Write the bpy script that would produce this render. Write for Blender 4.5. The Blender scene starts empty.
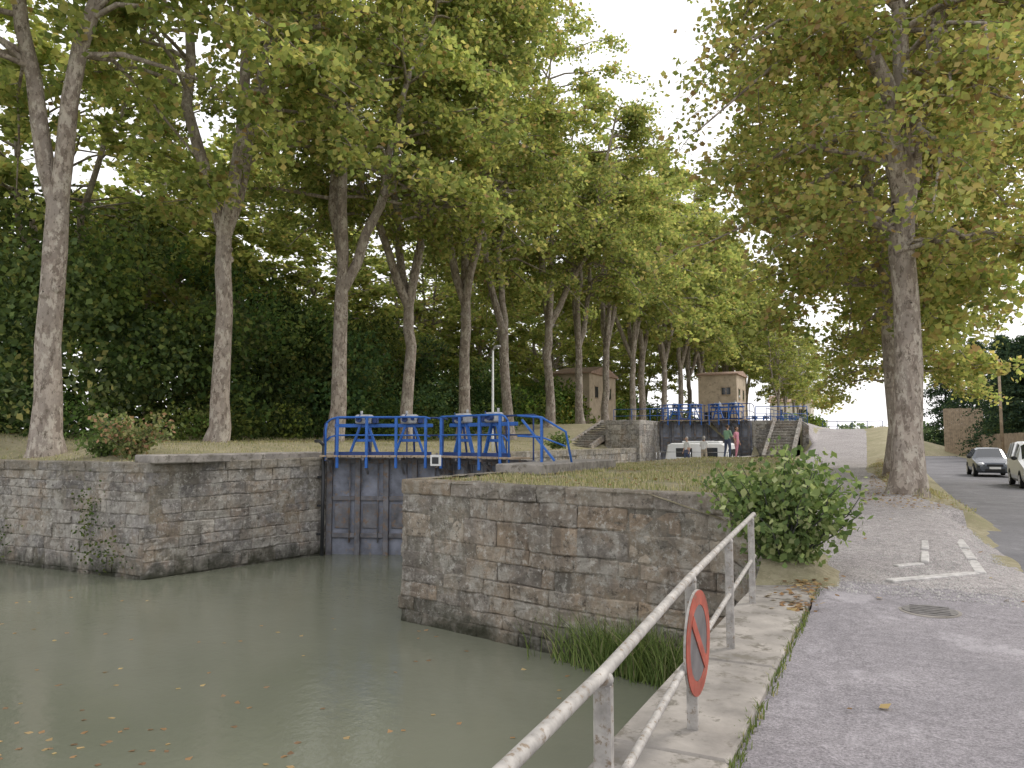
import bpy, math, random
import numpy as np
from mathutils import Vector, noise, geometry, Matrix

random.seed(7)
scene = bpy.context.scene
scene.view_settings.view_transform = 'Standard'
scene.view_settings.look = 'None'
scene.view_settings.exposure = 0

# ---------------------------------------------------------------- materials
def new_mat(name):
    m = bpy.data.materials.new(name); m.use_nodes = True
    nt = m.node_tree; nt.nodes.clear()
    out = nt.nodes.new('ShaderNodeOutputMaterial')
    return m, nt, out

class NB:
    def __init__(s, nt): s.nt = nt
    def n(s, typ, **kw):
        nd = s.nt.nodes.new(typ)
        for k, v in kw.items(): setattr(nd, k, v)
        return nd
    def l(s, a, b): s.nt.links.new(a, b)
    def coord(s, scale=(1,1,1)):
        g = s.n('ShaderNodeNewGeometry'); mp = s.n('ShaderNodeMapping')
        mp.inputs['Scale'].default_value = scale
        s.l(g.outputs['Position'], mp.inputs['Vector']); return mp.outputs['Vector']
    def ocoord(s, scale=(1,1,1)):
        g = s.n('ShaderNodeTexCoord'); mp = s.n('ShaderNodeMapping')
        mp.inputs['Scale'].default_value = scale
        s.l(g.outputs['Object'], mp.inputs['Vector']); return mp.outputs['Vector']
    def noise(s, vec, scale, detail=5, rough=.6):
        t = s.n('ShaderNodeTexNoise'); t.inputs['Scale'].default_value = scale
        t.inputs['Detail'].default_value = detail; t.inputs['Roughness'].default_value = rough
        s.l(vec, t.inputs['Vector']); return t.outputs['Fac']
    def ramp(s, fac, a, b, ca=(0,0,0,1), cb=(1,1,1,1)):
        r = s.n('ShaderNodeValToRGB'); r.color_ramp.elements[0].position = a
        r.color_ramp.elements[1].position = b
        r.color_ramp.elements[0].color = ca; r.color_ramp.elements[1].color = cb
        s.l(fac, r.inputs['Fac']); return r.outputs['Color']
    def mix(s, fac, a, b, mode='MIX'):
        m = s.n('ShaderNodeMixRGB'); m.blend_type = mode
        for inp, v in ((m.inputs['Fac'], fac), (m.inputs['Color1'], a), (m.inputs['Color2'], b)):
            if isinstance(v, (int, float)): inp.default_value = v
            elif isinstance(v, tuple): inp.default_value = v if len(v) == 4 else v+(1,)
            else: s.l(v, inp)
        return m.outputs['Color']
    def attr(s, name='col'):
        a = s.n('ShaderNodeAttribute'); a.attribute_name = name; return a.outputs['Color']
    def bump(s, h, strength=.4, dist=.02):
        b = s.n('ShaderNodeBump'); b.inputs['Strength'].default_value = strength
        b.inputs['Distance'].default_value = dist; s.l(h, b.inputs['Height']); return b.outputs['Normal']
    def pbr(s, out, col, rough=.8, metal=0, normal=None, spec=.3):
        p = s.n('ShaderNodeBsdfPrincipled')
        if isinstance(col, tuple): p.inputs['Base Color'].default_value = col if len(col) == 4 else col+(1,)
        else: s.l(col, p.inputs['Base Color'])
        if isinstance(rough, (int, float)): p.inputs['Roughness'].default_value = rough
        else: s.l(rough, p.inputs['Roughness'])
        p.inputs['Metallic'].default_value = metal
        p.inputs['Specular IOR Level'].default_value = spec
        if normal is not None: s.l(normal, p.inputs['Normal'])
        s.l(p.outputs[0], out.inputs['Surface']); return p

def simple(name, col, rough=.6, metal=0, var=.25, scale=6, spec=.4, bump=0, dirt=None):
    m, nt, out = new_mat(name); b = NB(nt); c = b.ocoord()
    f = b.noise(c, scale, 6)
    dark = tuple(x*(1-var) for x in col); lite = tuple(min(1, x*(1+var*.6)) for x in col)
    cc = b.ramp(f, .3, .7, dark+(1,), lite+(1,))
    if dirt:
        f2 = b.ramp(b.noise(c, scale*2.3, 8, .7), dirt[1], dirt[1]+.08)
        cc = b.mix(f2, cc, dirt[0])
    nrm = b.bump(b.noise(c, scale*6, 4), bump, .01) if bump else None
    b.pbr(out, cc, rough, metal, nrm, spec); return m

def leaf_mat(name, trans=.45, boost=(1.5,1.45,.7)):
    m, nt, out = new_mat(name); b = NB(nt)
    col = b.attr()
    d = b.n('ShaderNodeBsdfDiffuse'); b.l(col, d.inputs['Color'])
    t = b.n('ShaderNodeBsdfTranslucent')
    b.l(b.mix(1.0, col, boost, 'MULTIPLY'), t.inputs['Color'])
    mx = b.n('ShaderNodeMixShader'); mx.inputs[0].default_value = trans
    b.l(d.outputs[0], mx.inputs[1]); b.l(t.outputs[0], mx.inputs[2])
    b.l(mx.outputs[0], out.inputs['Surface']); return m

def stone_mat(name, water=True):
    m, nt, out = new_mat(name); b = NB(nt); c = b.coord()
    col = b.attr()
    col = b.mix(1.0, col, b.ramp(b.noise(c, 5, 8, .78), .3, .7, (.55,.53,.51,1), (1.35,1.33,1.3,1)), 'MULTIPLY')
    och = b.ramp(b.noise(c, 1.1, 6, .65), .5, .64)
    col = b.mix(b.mix(1.0, och, (.42,.42,.42), 'MULTIPLY'), col, (.48,.35,.23))
    st = b.ramp(b.noise(b.coord((1.5,1.5,.35)), .9, 8, .72), .48, .62)
    col = b.mix(b.mix(1.0, st, (.55,.55,.55), 'MULTIPLY'), col, (.13,.12,.11))
    li2 = b.ramp(b.noise(b.coord((1,1.1,.9)), 2.6, 10, .8), .5, .58)
    col = b.mix(b.mix(1.0, li2, (.55,.55,.55), 'MULTIPLY'), col, (.55,.525,.47))
    li = b.ramp(b.noise(c, 10, 8, .75), .56, .61)
    col = b.mix(b.mix(1.0, li, (.65,.65,.65), 'MULTIPLY'), col, (.66,.64,.59))
    dk = b.ramp(b.noise(b.coord((1.1,.9,1.2)), 6.5, 10, .8), .55, .61)
    col = b.mix(b.mix(1.0, dk, (.72,.72,.72), 'MULTIPLY'), col, (.08,.072,.06))
    if water:
        g = b.n('ShaderNodeNewGeometry'); sx = b.n('ShaderNodeSeparateXYZ'); b.l(g.outputs['Position'], sx.inputs[0])
        ad = b.n('ShaderNodeMath', operation='MULTIPLY_ADD'); b.l(b.noise(c, 2.2, 6), ad.inputs[0])
        ad.inputs[1].default_value = 1.3; b.l(sx.outputs['Z'], ad.inputs[2])
        mr = b.n('ShaderNodeMapRange'); b.l(ad.outputs[0], mr.inputs['Value'])
        mr.inputs['From Min'].default_value = -1.0; mr.inputs['From Max'].default_value = -.5
        mr.inputs['To Min'].default_value = .92; mr.inputs['To Max'].default_value = 0
        col = b.mix(mr.outputs[0], col, (.045,.048,.03))
        ms = b.n('ShaderNodeMapRange'); b.l(ad.outputs[0], ms.inputs['Value'])
        ms.inputs['From Min'].default_value = 1.4; ms.inputs['From Max'].default_value = 1.7
        ms.inputs['To Min'].default_value = 0; ms.inputs['To Max'].default_value = .5
        col = b.mix(ms.outputs[0], col, (.24,.21,.15))
    nrm = b.bump(b.noise(c, 14, 10, .82), 1.0, .07)
    b.pbr(out, col, .92, 0, nrm, .15); return m

def bark_mat():
    m, nt, out = new_mat('plane_bark'); b = NB(nt)
    c = b.ocoord((1,1,.5)); 
    v = b.n('ShaderNodeTexVoronoi'); v.inputs['Scale'].default_value = 7
    dv = b.n('ShaderNodeVectorMath', operation='ADD'); b.l(c, dv.inputs[0])
    nn = b.n('ShaderNodeTexNoise'); nn.inputs['Scale'].default_value = 7; nn.inputs['Detail'].default_value = 8; b.l(c, nn.inputs['Vector'])
    sc = b.n('ShaderNodeVectorMath', operation='SCALE'); b.l(nn.outputs['Color'], sc.inputs[0]); sc.inputs['Scale'].default_value = .5
    b.l(sc.outputs[0], dv.inputs[1]); b.l(dv.outputs[0], v.inputs['Vector'])
    sp = b.n('ShaderNodeSeparateColor'); b.l(v.outputs['Color'], sp.inputs[0])
    base = b.ramp(sp.outputs[0], .2, .9, (.22,.18,.15,1), (.44,.38,.325,1))
    base = b.mix(b.ramp(b.noise(c, 1.6, 8, .7), .45, .62), base, (.31,.27,.235))
    base = b.mix(b.mix(1.0, b.ramp(b.noise(c, 3.8, 8, .7), .53, .57), (.75,.75,.75), 'MULTIPLY'), base, (.54,.49,.42))
    base = b.mix(b.ramp(b.noise(c, 9, 8, .75), .54, .62), base, (.15,.125,.10))
    nrm = b.bump(b.noise(c, 14, 8, .75), .8, .04)
    b.pbr(out, base, .9, 0, nrm, .15); return m

def ground_mat():
    m, nt, out = new_mat('dry_grass_ground'); b = NB(nt); c = b.coord()
    col = b.ramp(b.noise(c, .7, 6, .65), .35, .65, (.24,.235,.13,1), (.42,.37,.26,1))
    col = b.mix(b.ramp(b.noise(c, 7, 8, .7), .45, .6), col, (.28,.25,.16))
    col = b.mix(b.ramp(b.noise(c, 30, 5, .7), .58, .66), col, (.44,.38,.29))
    b.pbr(out, col, .95, 0, b.bump(b.noise(c, 25, 8, .8), .8, .05), .1); return m

def asphalt_mat(name, a, bcol, speck=.35, patches=True):
    m, nt, out = new_mat(name); b = NB(nt); c = b.coord()
    col = b.ramp(b.noise(c, .8, 8, .7), .3, .7, a+(1,), bcol+(1,))
    col = b.mix(speck, col, b.ramp(b.noise(c, 55, 4, .85), .35, .65, (.05,.05,.05,1), (.7,.68,.68,1)), 'OVERLAY')
    col = b.mix(speck*.6, col, b.ramp(b.noise(c, 9, 6, .8), .4, .62, (.2,.2,.2,1), (.6,.6,.6,1)), 'OVERLAY')
    if patches:
        v = b.n('ShaderNodeTexVoronoi', feature='DISTANCE_TO_EDGE'); v.inputs['Scale'].default_value = .33
        wv = b.n('ShaderNodeVectorMath', operation='ADD'); b.l(c, wv.inputs[0])
        nn = b.n('ShaderNodeTexNoise'); nn.inputs['Scale'].default_value = 1.6; nn.inputs['Detail'].default_value = 8
        b.l(c, nn.inputs['Vector']); b.l(nn.outputs['Color'], wv.inputs[1]); b.l(wv.outputs[0], v.inputs['Vector'])
        cr = b.ramp(v.outputs['Distance'], .002, .007, (.4,.4,.4,1), (1,1,1,1))
        col = b.mix(.25, col, cr, 'MULTIPLY')
        col = b.mix(b.mix(1.0, b.ramp(b.noise(c, .45, 6, .6), .5, .62), (.4,.4,.4), 'MULTIPLY'), col, tuple(x*.65 for x in a))
        col = b.mix(b.mix(1.0, b.ramp(b.noise(b.coord((1,.6,1)), 1.3, 8, .7), .55, .62), (.35,.35,.35), 'MULTIPLY'), col, tuple(x*1.3 for x in bcol))
    b.pbr(out, col, .9, 0, b.bump(b.noise(c, 80, 4, .85), .8, .012), .25); return m

def water_mat():
    m, nt, out = new_mat('murky_water'); b = NB(nt); c = b.coord()
    col = b.ramp(b.noise(c, .25, 3), .3, .7, (.17,.178,.13,1), (.20,.205,.155,1))
    h = b.mix(.45, b.noise(b.coord((1,2.2,1)), 1.1, 3), b.noise(b.coord((1.5,1,1)), 5, 4))
    p = b.pbr(out, col, .06, 0, b.bump(h, .2, .06), .5)
    p.inputs['IOR'].default_value = 1.36
    return m

M = {}
M['leaf'] = leaf_mat('plane_leaves', .5, (1.3,1.27,.9))
M['leafdark'] = leaf_mat('shrub_leaves', .3, (1.3,1.4,.8))
M['grass'] = leaf_mat('grass_blades', .3, (1.2,1.2,.8))
M['stone'] = stone_mat('quay_stone')
M['stonedry'] = stone_mat('retaining_stone', False)
M['bark'] = bark_mat()
M['ground'] = ground_mat()
M['pave'] = asphalt_mat('worn_pavement', (.28,.265,.28), (.38,.36,.375), .6)
M['road'] = asphalt_mat('asphalt_road', (.16,.16,.17), (.23,.225,.235), .35)
M['gravel'] = asphalt_mat('gravel_surface', (.38,.355,.35), (.50,.475,.46), .8, False)
M['water'] = water_mat()
M['concrete'] = simple('weathered_concrete', (.30,.275,.245), .9, var=.45, scale=2.5, bump=.5, dirt=((.15,.135,.11),.53))
M['kerb'] = simple('pale_kerb', (.48,.46,.44), .85, var=.35, scale=9, bump=.3, dirt=((.3,.28,.26),.55))
M['galv'] = simple('galvanised_rail', (.38,.36,.335), .65, .1, var=.4, scale=14, dirt=((.20,.155,.11),.55))
M['blue'] = simple('blue_paint', (.03,.135,.47), .5, 0, var=.3, scale=5, dirt=((.05,.08,.16),.6))
M['dblue'] = simple('dark_blue_paint', (.02,.05,.18), .5, 0, var=.3, scale=5)
M['gate'] = simple('gate_steel', (.22,.235,.285), .7, .0, var=.5, scale=2.2, bump=.3, dirt=((.26,.21,.17),.56))
M['gateframe'] = simple('gate_frame', (.17,.17,.185), .75, .0, var=.5, scale=3, bump=.3, dirt=((.20,.14,.10),.53))
M['grey'] = simple('machine_grey', (.42,.43,.44), .5, .1, var=.3, scale=7)
M['wood'] = simple('weathered_wood', (.40,.31,.22), .85, var=.4, scale=3, bump=.4)
M['red'] = simple('sign_red', (.36,.08,.05), .65, var=.4, scale=9, dirt=((.22,.10,.07),.54))
M['signw'] = simple('sign_face', (.14,.13,.13), .6, var=.4, scale=6)
M['white'] = simple('white_gelcoat', (.78,.78,.77), .35, var=.06, scale=2)
M['wpaint'] = simple('white_paint', (.72,.72,.7), .5, var=.15, scale=5)
M['render'] = simple('beige_render', (.48,.39,.29), .9, var=.25, scale=1.2, bump=.2, dirt=((.3,.25,.19),.56))
M['render2'] = simple('pale_render', (.6,.55,.48), .9, var=.15, scale=1.2)
M['tile'] = simple('roof_tile', (.38,.26,.20), .85, var=.4, scale=4, bump=.5)
M['dark'] = simple('dark_opening', (.03,.032,.035), .4, var=.3, scale=3)
M['glass'] = simple('window_glass', (.03,.035,.04), .06, 0, var=.2, scale=2, spec=.9)
M['rubber'] = simple('rubber', (.025,.025,.025), .8, var=.2)
M['carg'] = simple('car_paint_grey', (.09,.10,.115), .25, .4, var=.05, scale=1, spec=.6)
M['carw'] = simple('car_paint_white', (.72,.73,.74), .28, 0, var=.04, scale=1, spec=.6)
M['chrome'] = simple('bright_metal', (.6,.6,.62), .25, .9, var=.1)
M['lamp'] = simple('lamp_lens', (.75,.76,.78), .1, 0, var=.1, spec=.8)
M['skin'] = simple('skin', (.52,.32,.23), .6, var=.08)
M['shirtp'] = simple('pink_shirt', (.66,.28,.38), .85, var=.2)
M['shirtg'] = simple('green_shirt', (.25,.42,.28), .85, var=.2)
M['shirtw'] = simple('white_shirt', (.75,.74,.72), .85, var=.1)
M['jeans'] = simple('jeans', (.07,.09,.16), .9, var=.25)
M['beigep'] = simple('beige_trousers', (.38,.32,.24), .9, var=.2)
M['hair'] = simple('hair', (.07,.045,.03), .7, var=.4, scale=30)
M['hairg'] = simple('grey_hair', (.4,.38,.35), .7, var=.3, scale=30)
M['iron'] = simple('cast_iron', (.17,.16,.155), .6, .2, var=.4, scale=20, bump=.5)

# ---------------------------------------------------------------- mesh helpers
def quad_mesh(name, V, F, mi, C, mats, smooth=None):
    V = np.asarray(V, dtype=np.float32); F = np.asarray(F, dtype=np.int32)
    me = bpy.data.meshes.new(name)
    me.vertices.add(len(V)); me.vertices.foreach_set('co', V.ravel())
    me.loops.add(F.size); me.loops.foreach_set('vertex_index', F.ravel())
    me.polygons.add(len(F)); me.polygons.foreach_set('loop_start', np.arange(0, F.size, 4, dtype=np.int32))
    me.polygons.foreach_set('material_index', np.asarray(mi, dtype=np.int32))
    me.update(calc_edges=True)
    if smooth is not None: me.polygons.foreach_set('use_smooth', np.asarray(smooth, dtype=bool))
    if C is not None:
        a = me.attributes.new('col', 'FLOAT_COLOR', 'CORNER')
        C4 = np.ones((len(F), 4), dtype=np.float32); C4[:, :3] = C
        a.data.foreach_set('color', np.repeat(C4, 4, axis=0).ravel())
    for m in mats: me.materials.append(m)
    return me

def add_obj(name, me, loc=(0,0,0), rotz=0, parent=None, scale=1):
    o = bpy.data.objects.new(name, me); scene.collection.objects.link(o)
    o.location = loc; o.rotation_euler = (0,0,rotz)
    o.scale = (scale,)*3 if isinstance(scale, (int, float)) else scale
    if parent: o.parent = parent
    return o

def empty(name, loc=(0,0,0), rotz=0):
    o = bpy.data.objects.new(name, None); scene.collection.objects.link(o)
    o.location = loc; o.rotation_euler = (0,0,rotz); o.empty_display_size = .3
    return o

class MB:
    def __init__(s): s.v = []; s.f = []; s.m = []; s.c = []; s.s = []
    def add(s, V, F, mat=0, col=(1,1,1), smooth=False):
        o = len(s.v); s.v += [tuple(p) for p in V]
        for f in F:
            s.f.append(tuple(i+o for i in f)); s.m.append(mat); s.c.append(col); s.s.append(smooth)
    def box(s, c, size, rotz=0, mat=0, col=(1,1,1), bev=0):
        hx, hy, hz = [x/2 for x in size]
        b = bev
        if b <= 0:
            V = [(x, y, z) for z in (-hz, hz) for x, y in ((-hx,-hy),(hx,-hy),(hx,hy),(-hx,hy))]
            F = [(3,2,1,0),(4,5,6,7),(0,1,5,4),(1,2,6,5),(2,3,7,6),(3,0,4,7)]
        else:
            ring = lambda e, z: [(-hx+e,-hy, z),(hx-e,-hy,z),(hx,-hy+e,z),(hx,hy-e,z),(hx-e,hy,z),(-hx+e,hy,z),(-hx,hy-e,z),(-hx,-hy+e,z)]
            def inset(z):
                return [(x*(hx-b)/hx, y*(hy-b)/hy, z) for x, y, z in ring(b, z)]
            V = inset(-hz)+ring(b, -hz+b)+ring(b, hz-b)+inset(hz)
            F = [tuple(range(7,-1,-1)), tuple(range(24,32))]
            for k in range(3):
                for i in range(8):
                    j = (i+1) % 8; F.append((k*8+i, k*8+j, (k+1)*8+j, (k+1)*8+i))
        ca, sa = math.cos(rotz), math.sin(rotz)
        V = [(c[0]+x*ca-y*sa, c[1]+x*sa+y*ca, c[2]+z) for x, y, z in V]
        s.add(V, F, mat, col)
    def beam(s, a, b, w, h, mat=0, bev=0, col=(1,1,1)):
        a = Vector(a); b = Vector(b); d = b-a; L = d.length
        q = d.to_track_quat('Y', 'Z')
        t = MB(); t.box((0,0,0), (w, L, h), 0, mat, bev=bev)
        mid = (a+b)/2
        s.add([q @ Vector(p) + mid for p in t.v], t.f, mat, col)
    def tube(s, pts, r, n=8, mat=0, caps=True, col=(1,1,1)):
        V, F = tube(pts, r, n)
        F = [tuple(f) for f in F]
        s.add(V, F, mat, col, True)
        if caps:
            o = len(s.v)-len(V)
            s.f.append(tuple(o+i for i in range(n))[::-1]); s.m.append(mat); s.c.append(col); s.s.append(False)
            s.f.append(tuple(len(s.v)-n+i for i in range(n))); s.m.append(mat); s.c.append(col); s.s.append(False)
    def sphere(s, c, r, mat=0, nu=12, nv=8, fn=None):
        if isinstance(r, (int, float)): r = (r,)*3
        V = []; F = []
        for j in range(nv+1):
            th = math.pi*j/nv
            for i in range(nu):
                ph = 2*math.pi*i/nu
                p = (math.sin(th)*math.cos(ph), math.sin(th)*math.sin(ph), math.cos(th))
                if fn: p = fn(p)
                V.append((c[0]+r[0]*p[0], c[1]+r[1]*p[1], c[2]+r[2]*p[2]))
        for j in range(nv):
            for i in range(nu):
                k = (i+1) % nu; F.append((j*nu+i, (j+1)*nu+i, (j+1)*nu+k, j*nu+k))
        s.add(V, F, mat, (1,1,1), True)
    def build(s, name, mats, loc=(0,0,0), rotz=0, parent=None, col=False):
        me = bpy.data.meshes.new(name); me.from_pydata(s.v, [], s.f)
        me.polygons.foreach_set('material_index', s.m); me.polygons.foreach_set('use_smooth', s.s)
        for m in mats: me.materials.append(m)
        if col:
            a = me.attributes.new('col', 'FLOAT_COLOR', 'CORNER'); L = []
            for f, c in zip(s.f, s.c): L += list(c[:3]+(1,))*len(f)
            a.data.foreach_set('color', L)
        me.update()
        return add_obj(name, me, loc, rotz, parent)

def tube(pts, r, n=8):
    P = np.asarray(pts, dtype=float); k = len(P)
    R = np.full(k, r) if np.isscalar(r) else np.asarray(r)
    T = np.gradient(P, axis=0); T /= (np.linalg.norm(T, axis=1)[:, None]+1e-9)
    ref = np.array([1.,0,0]) if abs(T[:, 0]).mean() < .7 else np.array([0,1.,0])
    A = np.cross(T, ref); A /= (np.linalg.norm(A, axis=1)[:, None]+1e-9)
    B = np.cross(T, A)
    ang = np.arange(n)*2*np.pi/n
    V = P[:, None, :] + R[:, None, None]*(np.cos(ang)[None, :, None]*A[:, None, :]+np.sin(ang)[None, :, None]*B[:, None, :])
    V = V.reshape(-1, 3)
    i = np.arange(n); j = (i+1) % n; F = []
    for q in range(k-1):
        F.append(np.stack([q*n+i, q*n+j, (q+1)*n+j, (q+1)*n+i], 1))
    return V, np.concatenate(F)

def leaf_quads(C, rng, smin, smax, up=.8, wid=.8):
    n = len(C)
    N = rng.normal(size=(n,3)); N[:, 2] += up; N /= np.linalg.norm(N, axis=1)[:, None]
    X = rng.normal(size=(n,3)); T = np.cross(N, X); T /= (np.linalg.norm(T, axis=1)[:, None]+1e-9)
    B = np.cross(N, T)
    L = rng.uniform(smin, smax, n)[:, None]
    V = np.empty((n,4,3))
    V[:, 0] = C - T*L*.5; V[:, 2] = C + T*L*.5 - N*L*.12
    V[:, 1] = C + B*L*.5*wid + T*L*.08 - N*L*.1; V[:, 3] = C - B*L*.5*wid + T*L*.08 - N*L*.1
    F = np.arange(4*n).reshape(n, 4)
    return V.reshape(-1,3), F

def palette(rng, n, cols, w, var=.2):
    cols = np.array(cols); idx = rng.choice(len(cols), n, p=np.array(w)/sum(w))
    C = cols[idx]*rng.uniform(1-var, 1+var, (n,1))
    return np.clip(C, 0, 1)

# ---------------------------------------------------------------- terrain (x = across lock, y = along lock)
QX = -1.38
def ss(a, b, x):
    t = min(1, max(0, (x-a)/(b-a))); return t*t*(3-2*t)
def interp(x, xs, ys): return float(np.interp(x, xs, ys))
def P_h(t): return interp(t, [8,18,40,46,60,75], [0,.3,.42,.75,2.45,2.6])
def R_h(t): return interp(t, [8,30,60], [0,-.22,-.25])
def isl_edge(t): return interp(t, [9.6,18,40,55,70], [-1.75,-2.4,-4.6,-5.2,-5.6])
def path_l(t): return interp(t, [9,10.5,18,40,60,90], [-.6,-.75,-1.9,-4.1,-5.3,-5.4])
def path_r(t): return interp(t, [9,13.8,17,22,37,60,90], [1.2,1.3,1.3,.1,-.9,-1.4,-1.4])
def H(s, t):
    if s < -11:
        z = 1.08 + (.5*ss(-15.5, -21, s) + .3*ss(-23, -30, s))*ss(12.3, 15.5, t)
        if t > 42:
            if s > -14.6-.0: up = ss(51.5, 52, t)
            elif s > -16.6: up = ss(47.0, 47.6, t)
            elif s > -18.6: up = ss(44.5, 52, t)
            else: up = ss(42, 54, t)
            z = z + (2.9-z)*up
        return z
    isl = interp(t, [9, 33, 42], [.9, .9, .62])
    if t > 50: isl = isl + (2.9-isl)*ss(52.0, 52.5, t)
    e = isl_edge(t)
    z = P_h(t)
    if t > 9.5:
        z = z + (isl-z)*(1-ss(e, e+.85, s))
    if s > -.5 and t > 17:
        pr = path_r(t)
        bump = .17*ss(pr, pr+.4, s)*(1-ss(1.0, 1.5, s))
        z = P_h(t) + bump + (R_h(t)-P_h(t))*ss(max(pr+.3, .3), 1.6, s)
    elif s > 0:
        z = P_h(t) + (R_h(t)-P_h(t))*ss(.6, 1.6, s)
    if s > path_r(max(t, 17)) and t > 17 and s <= -.5:
        z = P_h(t)+.12*ss(path_r(t), path_r(t)+.4, s)
    return z
def covered(s, t):
    if QX < s < 1.4 and -12 < t < 10: return True
    if 1.5 < s < 7.1 : return True
    if 9.5 < t < 88 and path_l(t)+.1 < s < path_r(t)-.1: return True
    return False

hole1 = [(QX,-45),(QX,9.95),(-8,11.5),(-8,52.2),(-14.5,52.2),(-14.5,17.1),(-15.6,12),(-95,12),(-95,-45)]
hole2 = [(-8,54.5),(-8,86),(-14.5,86),(-14.5,54.5)]
def inpoly(p, poly):
    x, y = p; c = False; n = len(poly)
    for i in range(n):
        x1, y1 = poly[i]; x2, y2 = poly[(i+1) % n]
        if (y1 > y) != (y2 > y) and x < (x2-x1)*(y-y1)/(y2-y1)+x1: c = not c
    return c
def near_edge(p, poly, d=.3):
    for i in range(len(poly)):
        a = Vector(poly[i]); b = Vector(poly[(i+1) % len(poly)]); ab = b-a
        u = max(0, min(1, (Vector(p)-a).dot(ab)/ab.length_squared))
        if (Vector(p)-a-ab*u).length < d: return True
    return False
pts = []
def dense(poly, step):
    out = []
    for i in range(len(poly)):
        a = Vector(poly[i]); b = Vector(poly[(i+1) % len(poly)]); n = max(1, int((b-a).length/step))
        for k in range(n): out.append(a+(b-a)*k/n)
    return out
edges = []
for poly in (hole1, hole2):
    d = dense(poly, 1.5); o = len(pts); pts += d
    edges += [(o+i, o+(i+1) % len(d)) for i in range(len(d))]
for s_ in np.arange(-46, 32, .8):
    for t_ in np.arange(-14, 104, 1.0):
        p = (float(s_), float(t_))
        if not inpoly(p, hole1) and not inpoly(p, hole2) and not near_edge(p, hole1) and not near_edge(p, hole2): pts.append(Vector(p))
for r in (150, 260, 500, 1000, 2200):
    for k in range(28):
        a = 2*math.pi*(k+.3)/28; p = (r*math.cos(a), r*math.sin(a))
        if not inpoly(p, hole1): pts.append(Vector(p))
for s_ in np.arange(-100, 110, 10):
    for t_ in list(np.arange(-60, -14, 10))+list(np.arange(108, 150, 10)):
        p = (float(s_), float(t_))
        if not inpoly(p, hole1): pts.append(Vector(p))
vo, eo, fo, *_ = geometry.delaunay_2d_cdt([Vector((p[0], p[1])) for p in pts], edges, [], 0, 1e-4)
V = []
for v in vo:
    z = H(v[0], v[1])
    if covered(v[0], v[1]): z -= .07
    elif abs(v[0]) < 60 and abs(v[1]) < 110: z += .05*noise.noise(Vector((v[0]*.6, v[1]*.6, 0)))-.02
    V.append((v[0], v[1], z))
F = []
for f in fo:
    cx = sum(vo[i][0] for i in f)/len(f); cy = sum(vo[i][1] for i in f)/len(f)
    if inpoly((cx, cy), hole1) or inpoly((cx, cy), hole2): continue
    F.append(tuple(f))
mb = MB(); mb.add(V, F, 0, smooth=True)
mb.build('ground', [M['ground']])

def strip(name, t0, t1, dt, fl, fr, n, off, mat, nz=0):
    ts = np.arange(t0, t1+1e-6, dt); V = []; F = []
    for i, t in enumerate(ts):
        a = fl(t)+.05*noise.noise(Vector((t*1.7, 3, 0))); b = fr(t)+.06*noise.noise(Vector((t*1.7, 9, 0)))
        for k in range(n+1):
            s = a+(b-a)*k/n; e = .012*noise.noise(Vector((s*1.3, t*1.3, 5)))+nz*noise.noise(Vector((s*3.1, t*3.1, 15)))
            o_ = off(t) if callable(off) else off
            V.append((s, t, H(s, t)+o_+e))
    for i in range(len(ts)-1):
        for k in range(n):
            q = i*(n+1)+k; F.append((q, q+1, q+n+2, q+n+1))
    m = MB(); m.add(V, F, 0, smooth=True); return m.build(name, [mat])
strip('pavement', -12, 10.8, .2, lambda t: -.76+.02*math.sin(t), lambda t: 1.45, 8, lambda t: -.05*ss(9.2, 10.6, t), M['pave'])
strip('road', -40, 150, .8, lambda t: 1.4 if t < 17 else 1.55, lambda t: 7.2, 10, -.006, M['road'])
strip('gravel_path', 8.8, 88, .2, lambda t: path_l(t)+.1*max(0,10.5-t), lambda t: path_r(t)+(.2 if t < 13 else .2*max(0, (15-t)/2)), 26, lambda t: .004-.035*(1-ss(8.8, 9.9, t)), M['gravel'], .012)

mb = MB()
t = -11.0
while t < 9.4:
    L = random.uniform(1.6, 2.6); L = min(L, 9.6-t)
    mb.box((-1.075+random.uniform(-.006,.006), t+L/2, -.13+random.uniform(-.004,.004)), (.63, L-.015, .36), 0, 0, bev=.015); t += L
mb.build('quay_edging', [M['concrete']])

mb = MB()
mb.add([(-97,-47,-1.6),(0,-47,-1.6),(0,18.3,-1.6),(-97,18.3,-1.6)], [(0,1,2,3)])
mb.build('canal_water', [M['water']])
mb = MB()
mb.add([(-14.6,18.3,-.9),(-7.9,18.3,-.9),(-7.9,52.3,-.9),(-14.6,52.3,-.9)], [(0,1,2,3)])
mb.add([(-14.6,54.4,1.9),(-7.9,54.4,1.9),(-7.9,86.1,1.9),(-14.6,86.1,1.9)], [(0,1,2,3)])
mb.build('lock_water', [M['water']])

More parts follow.
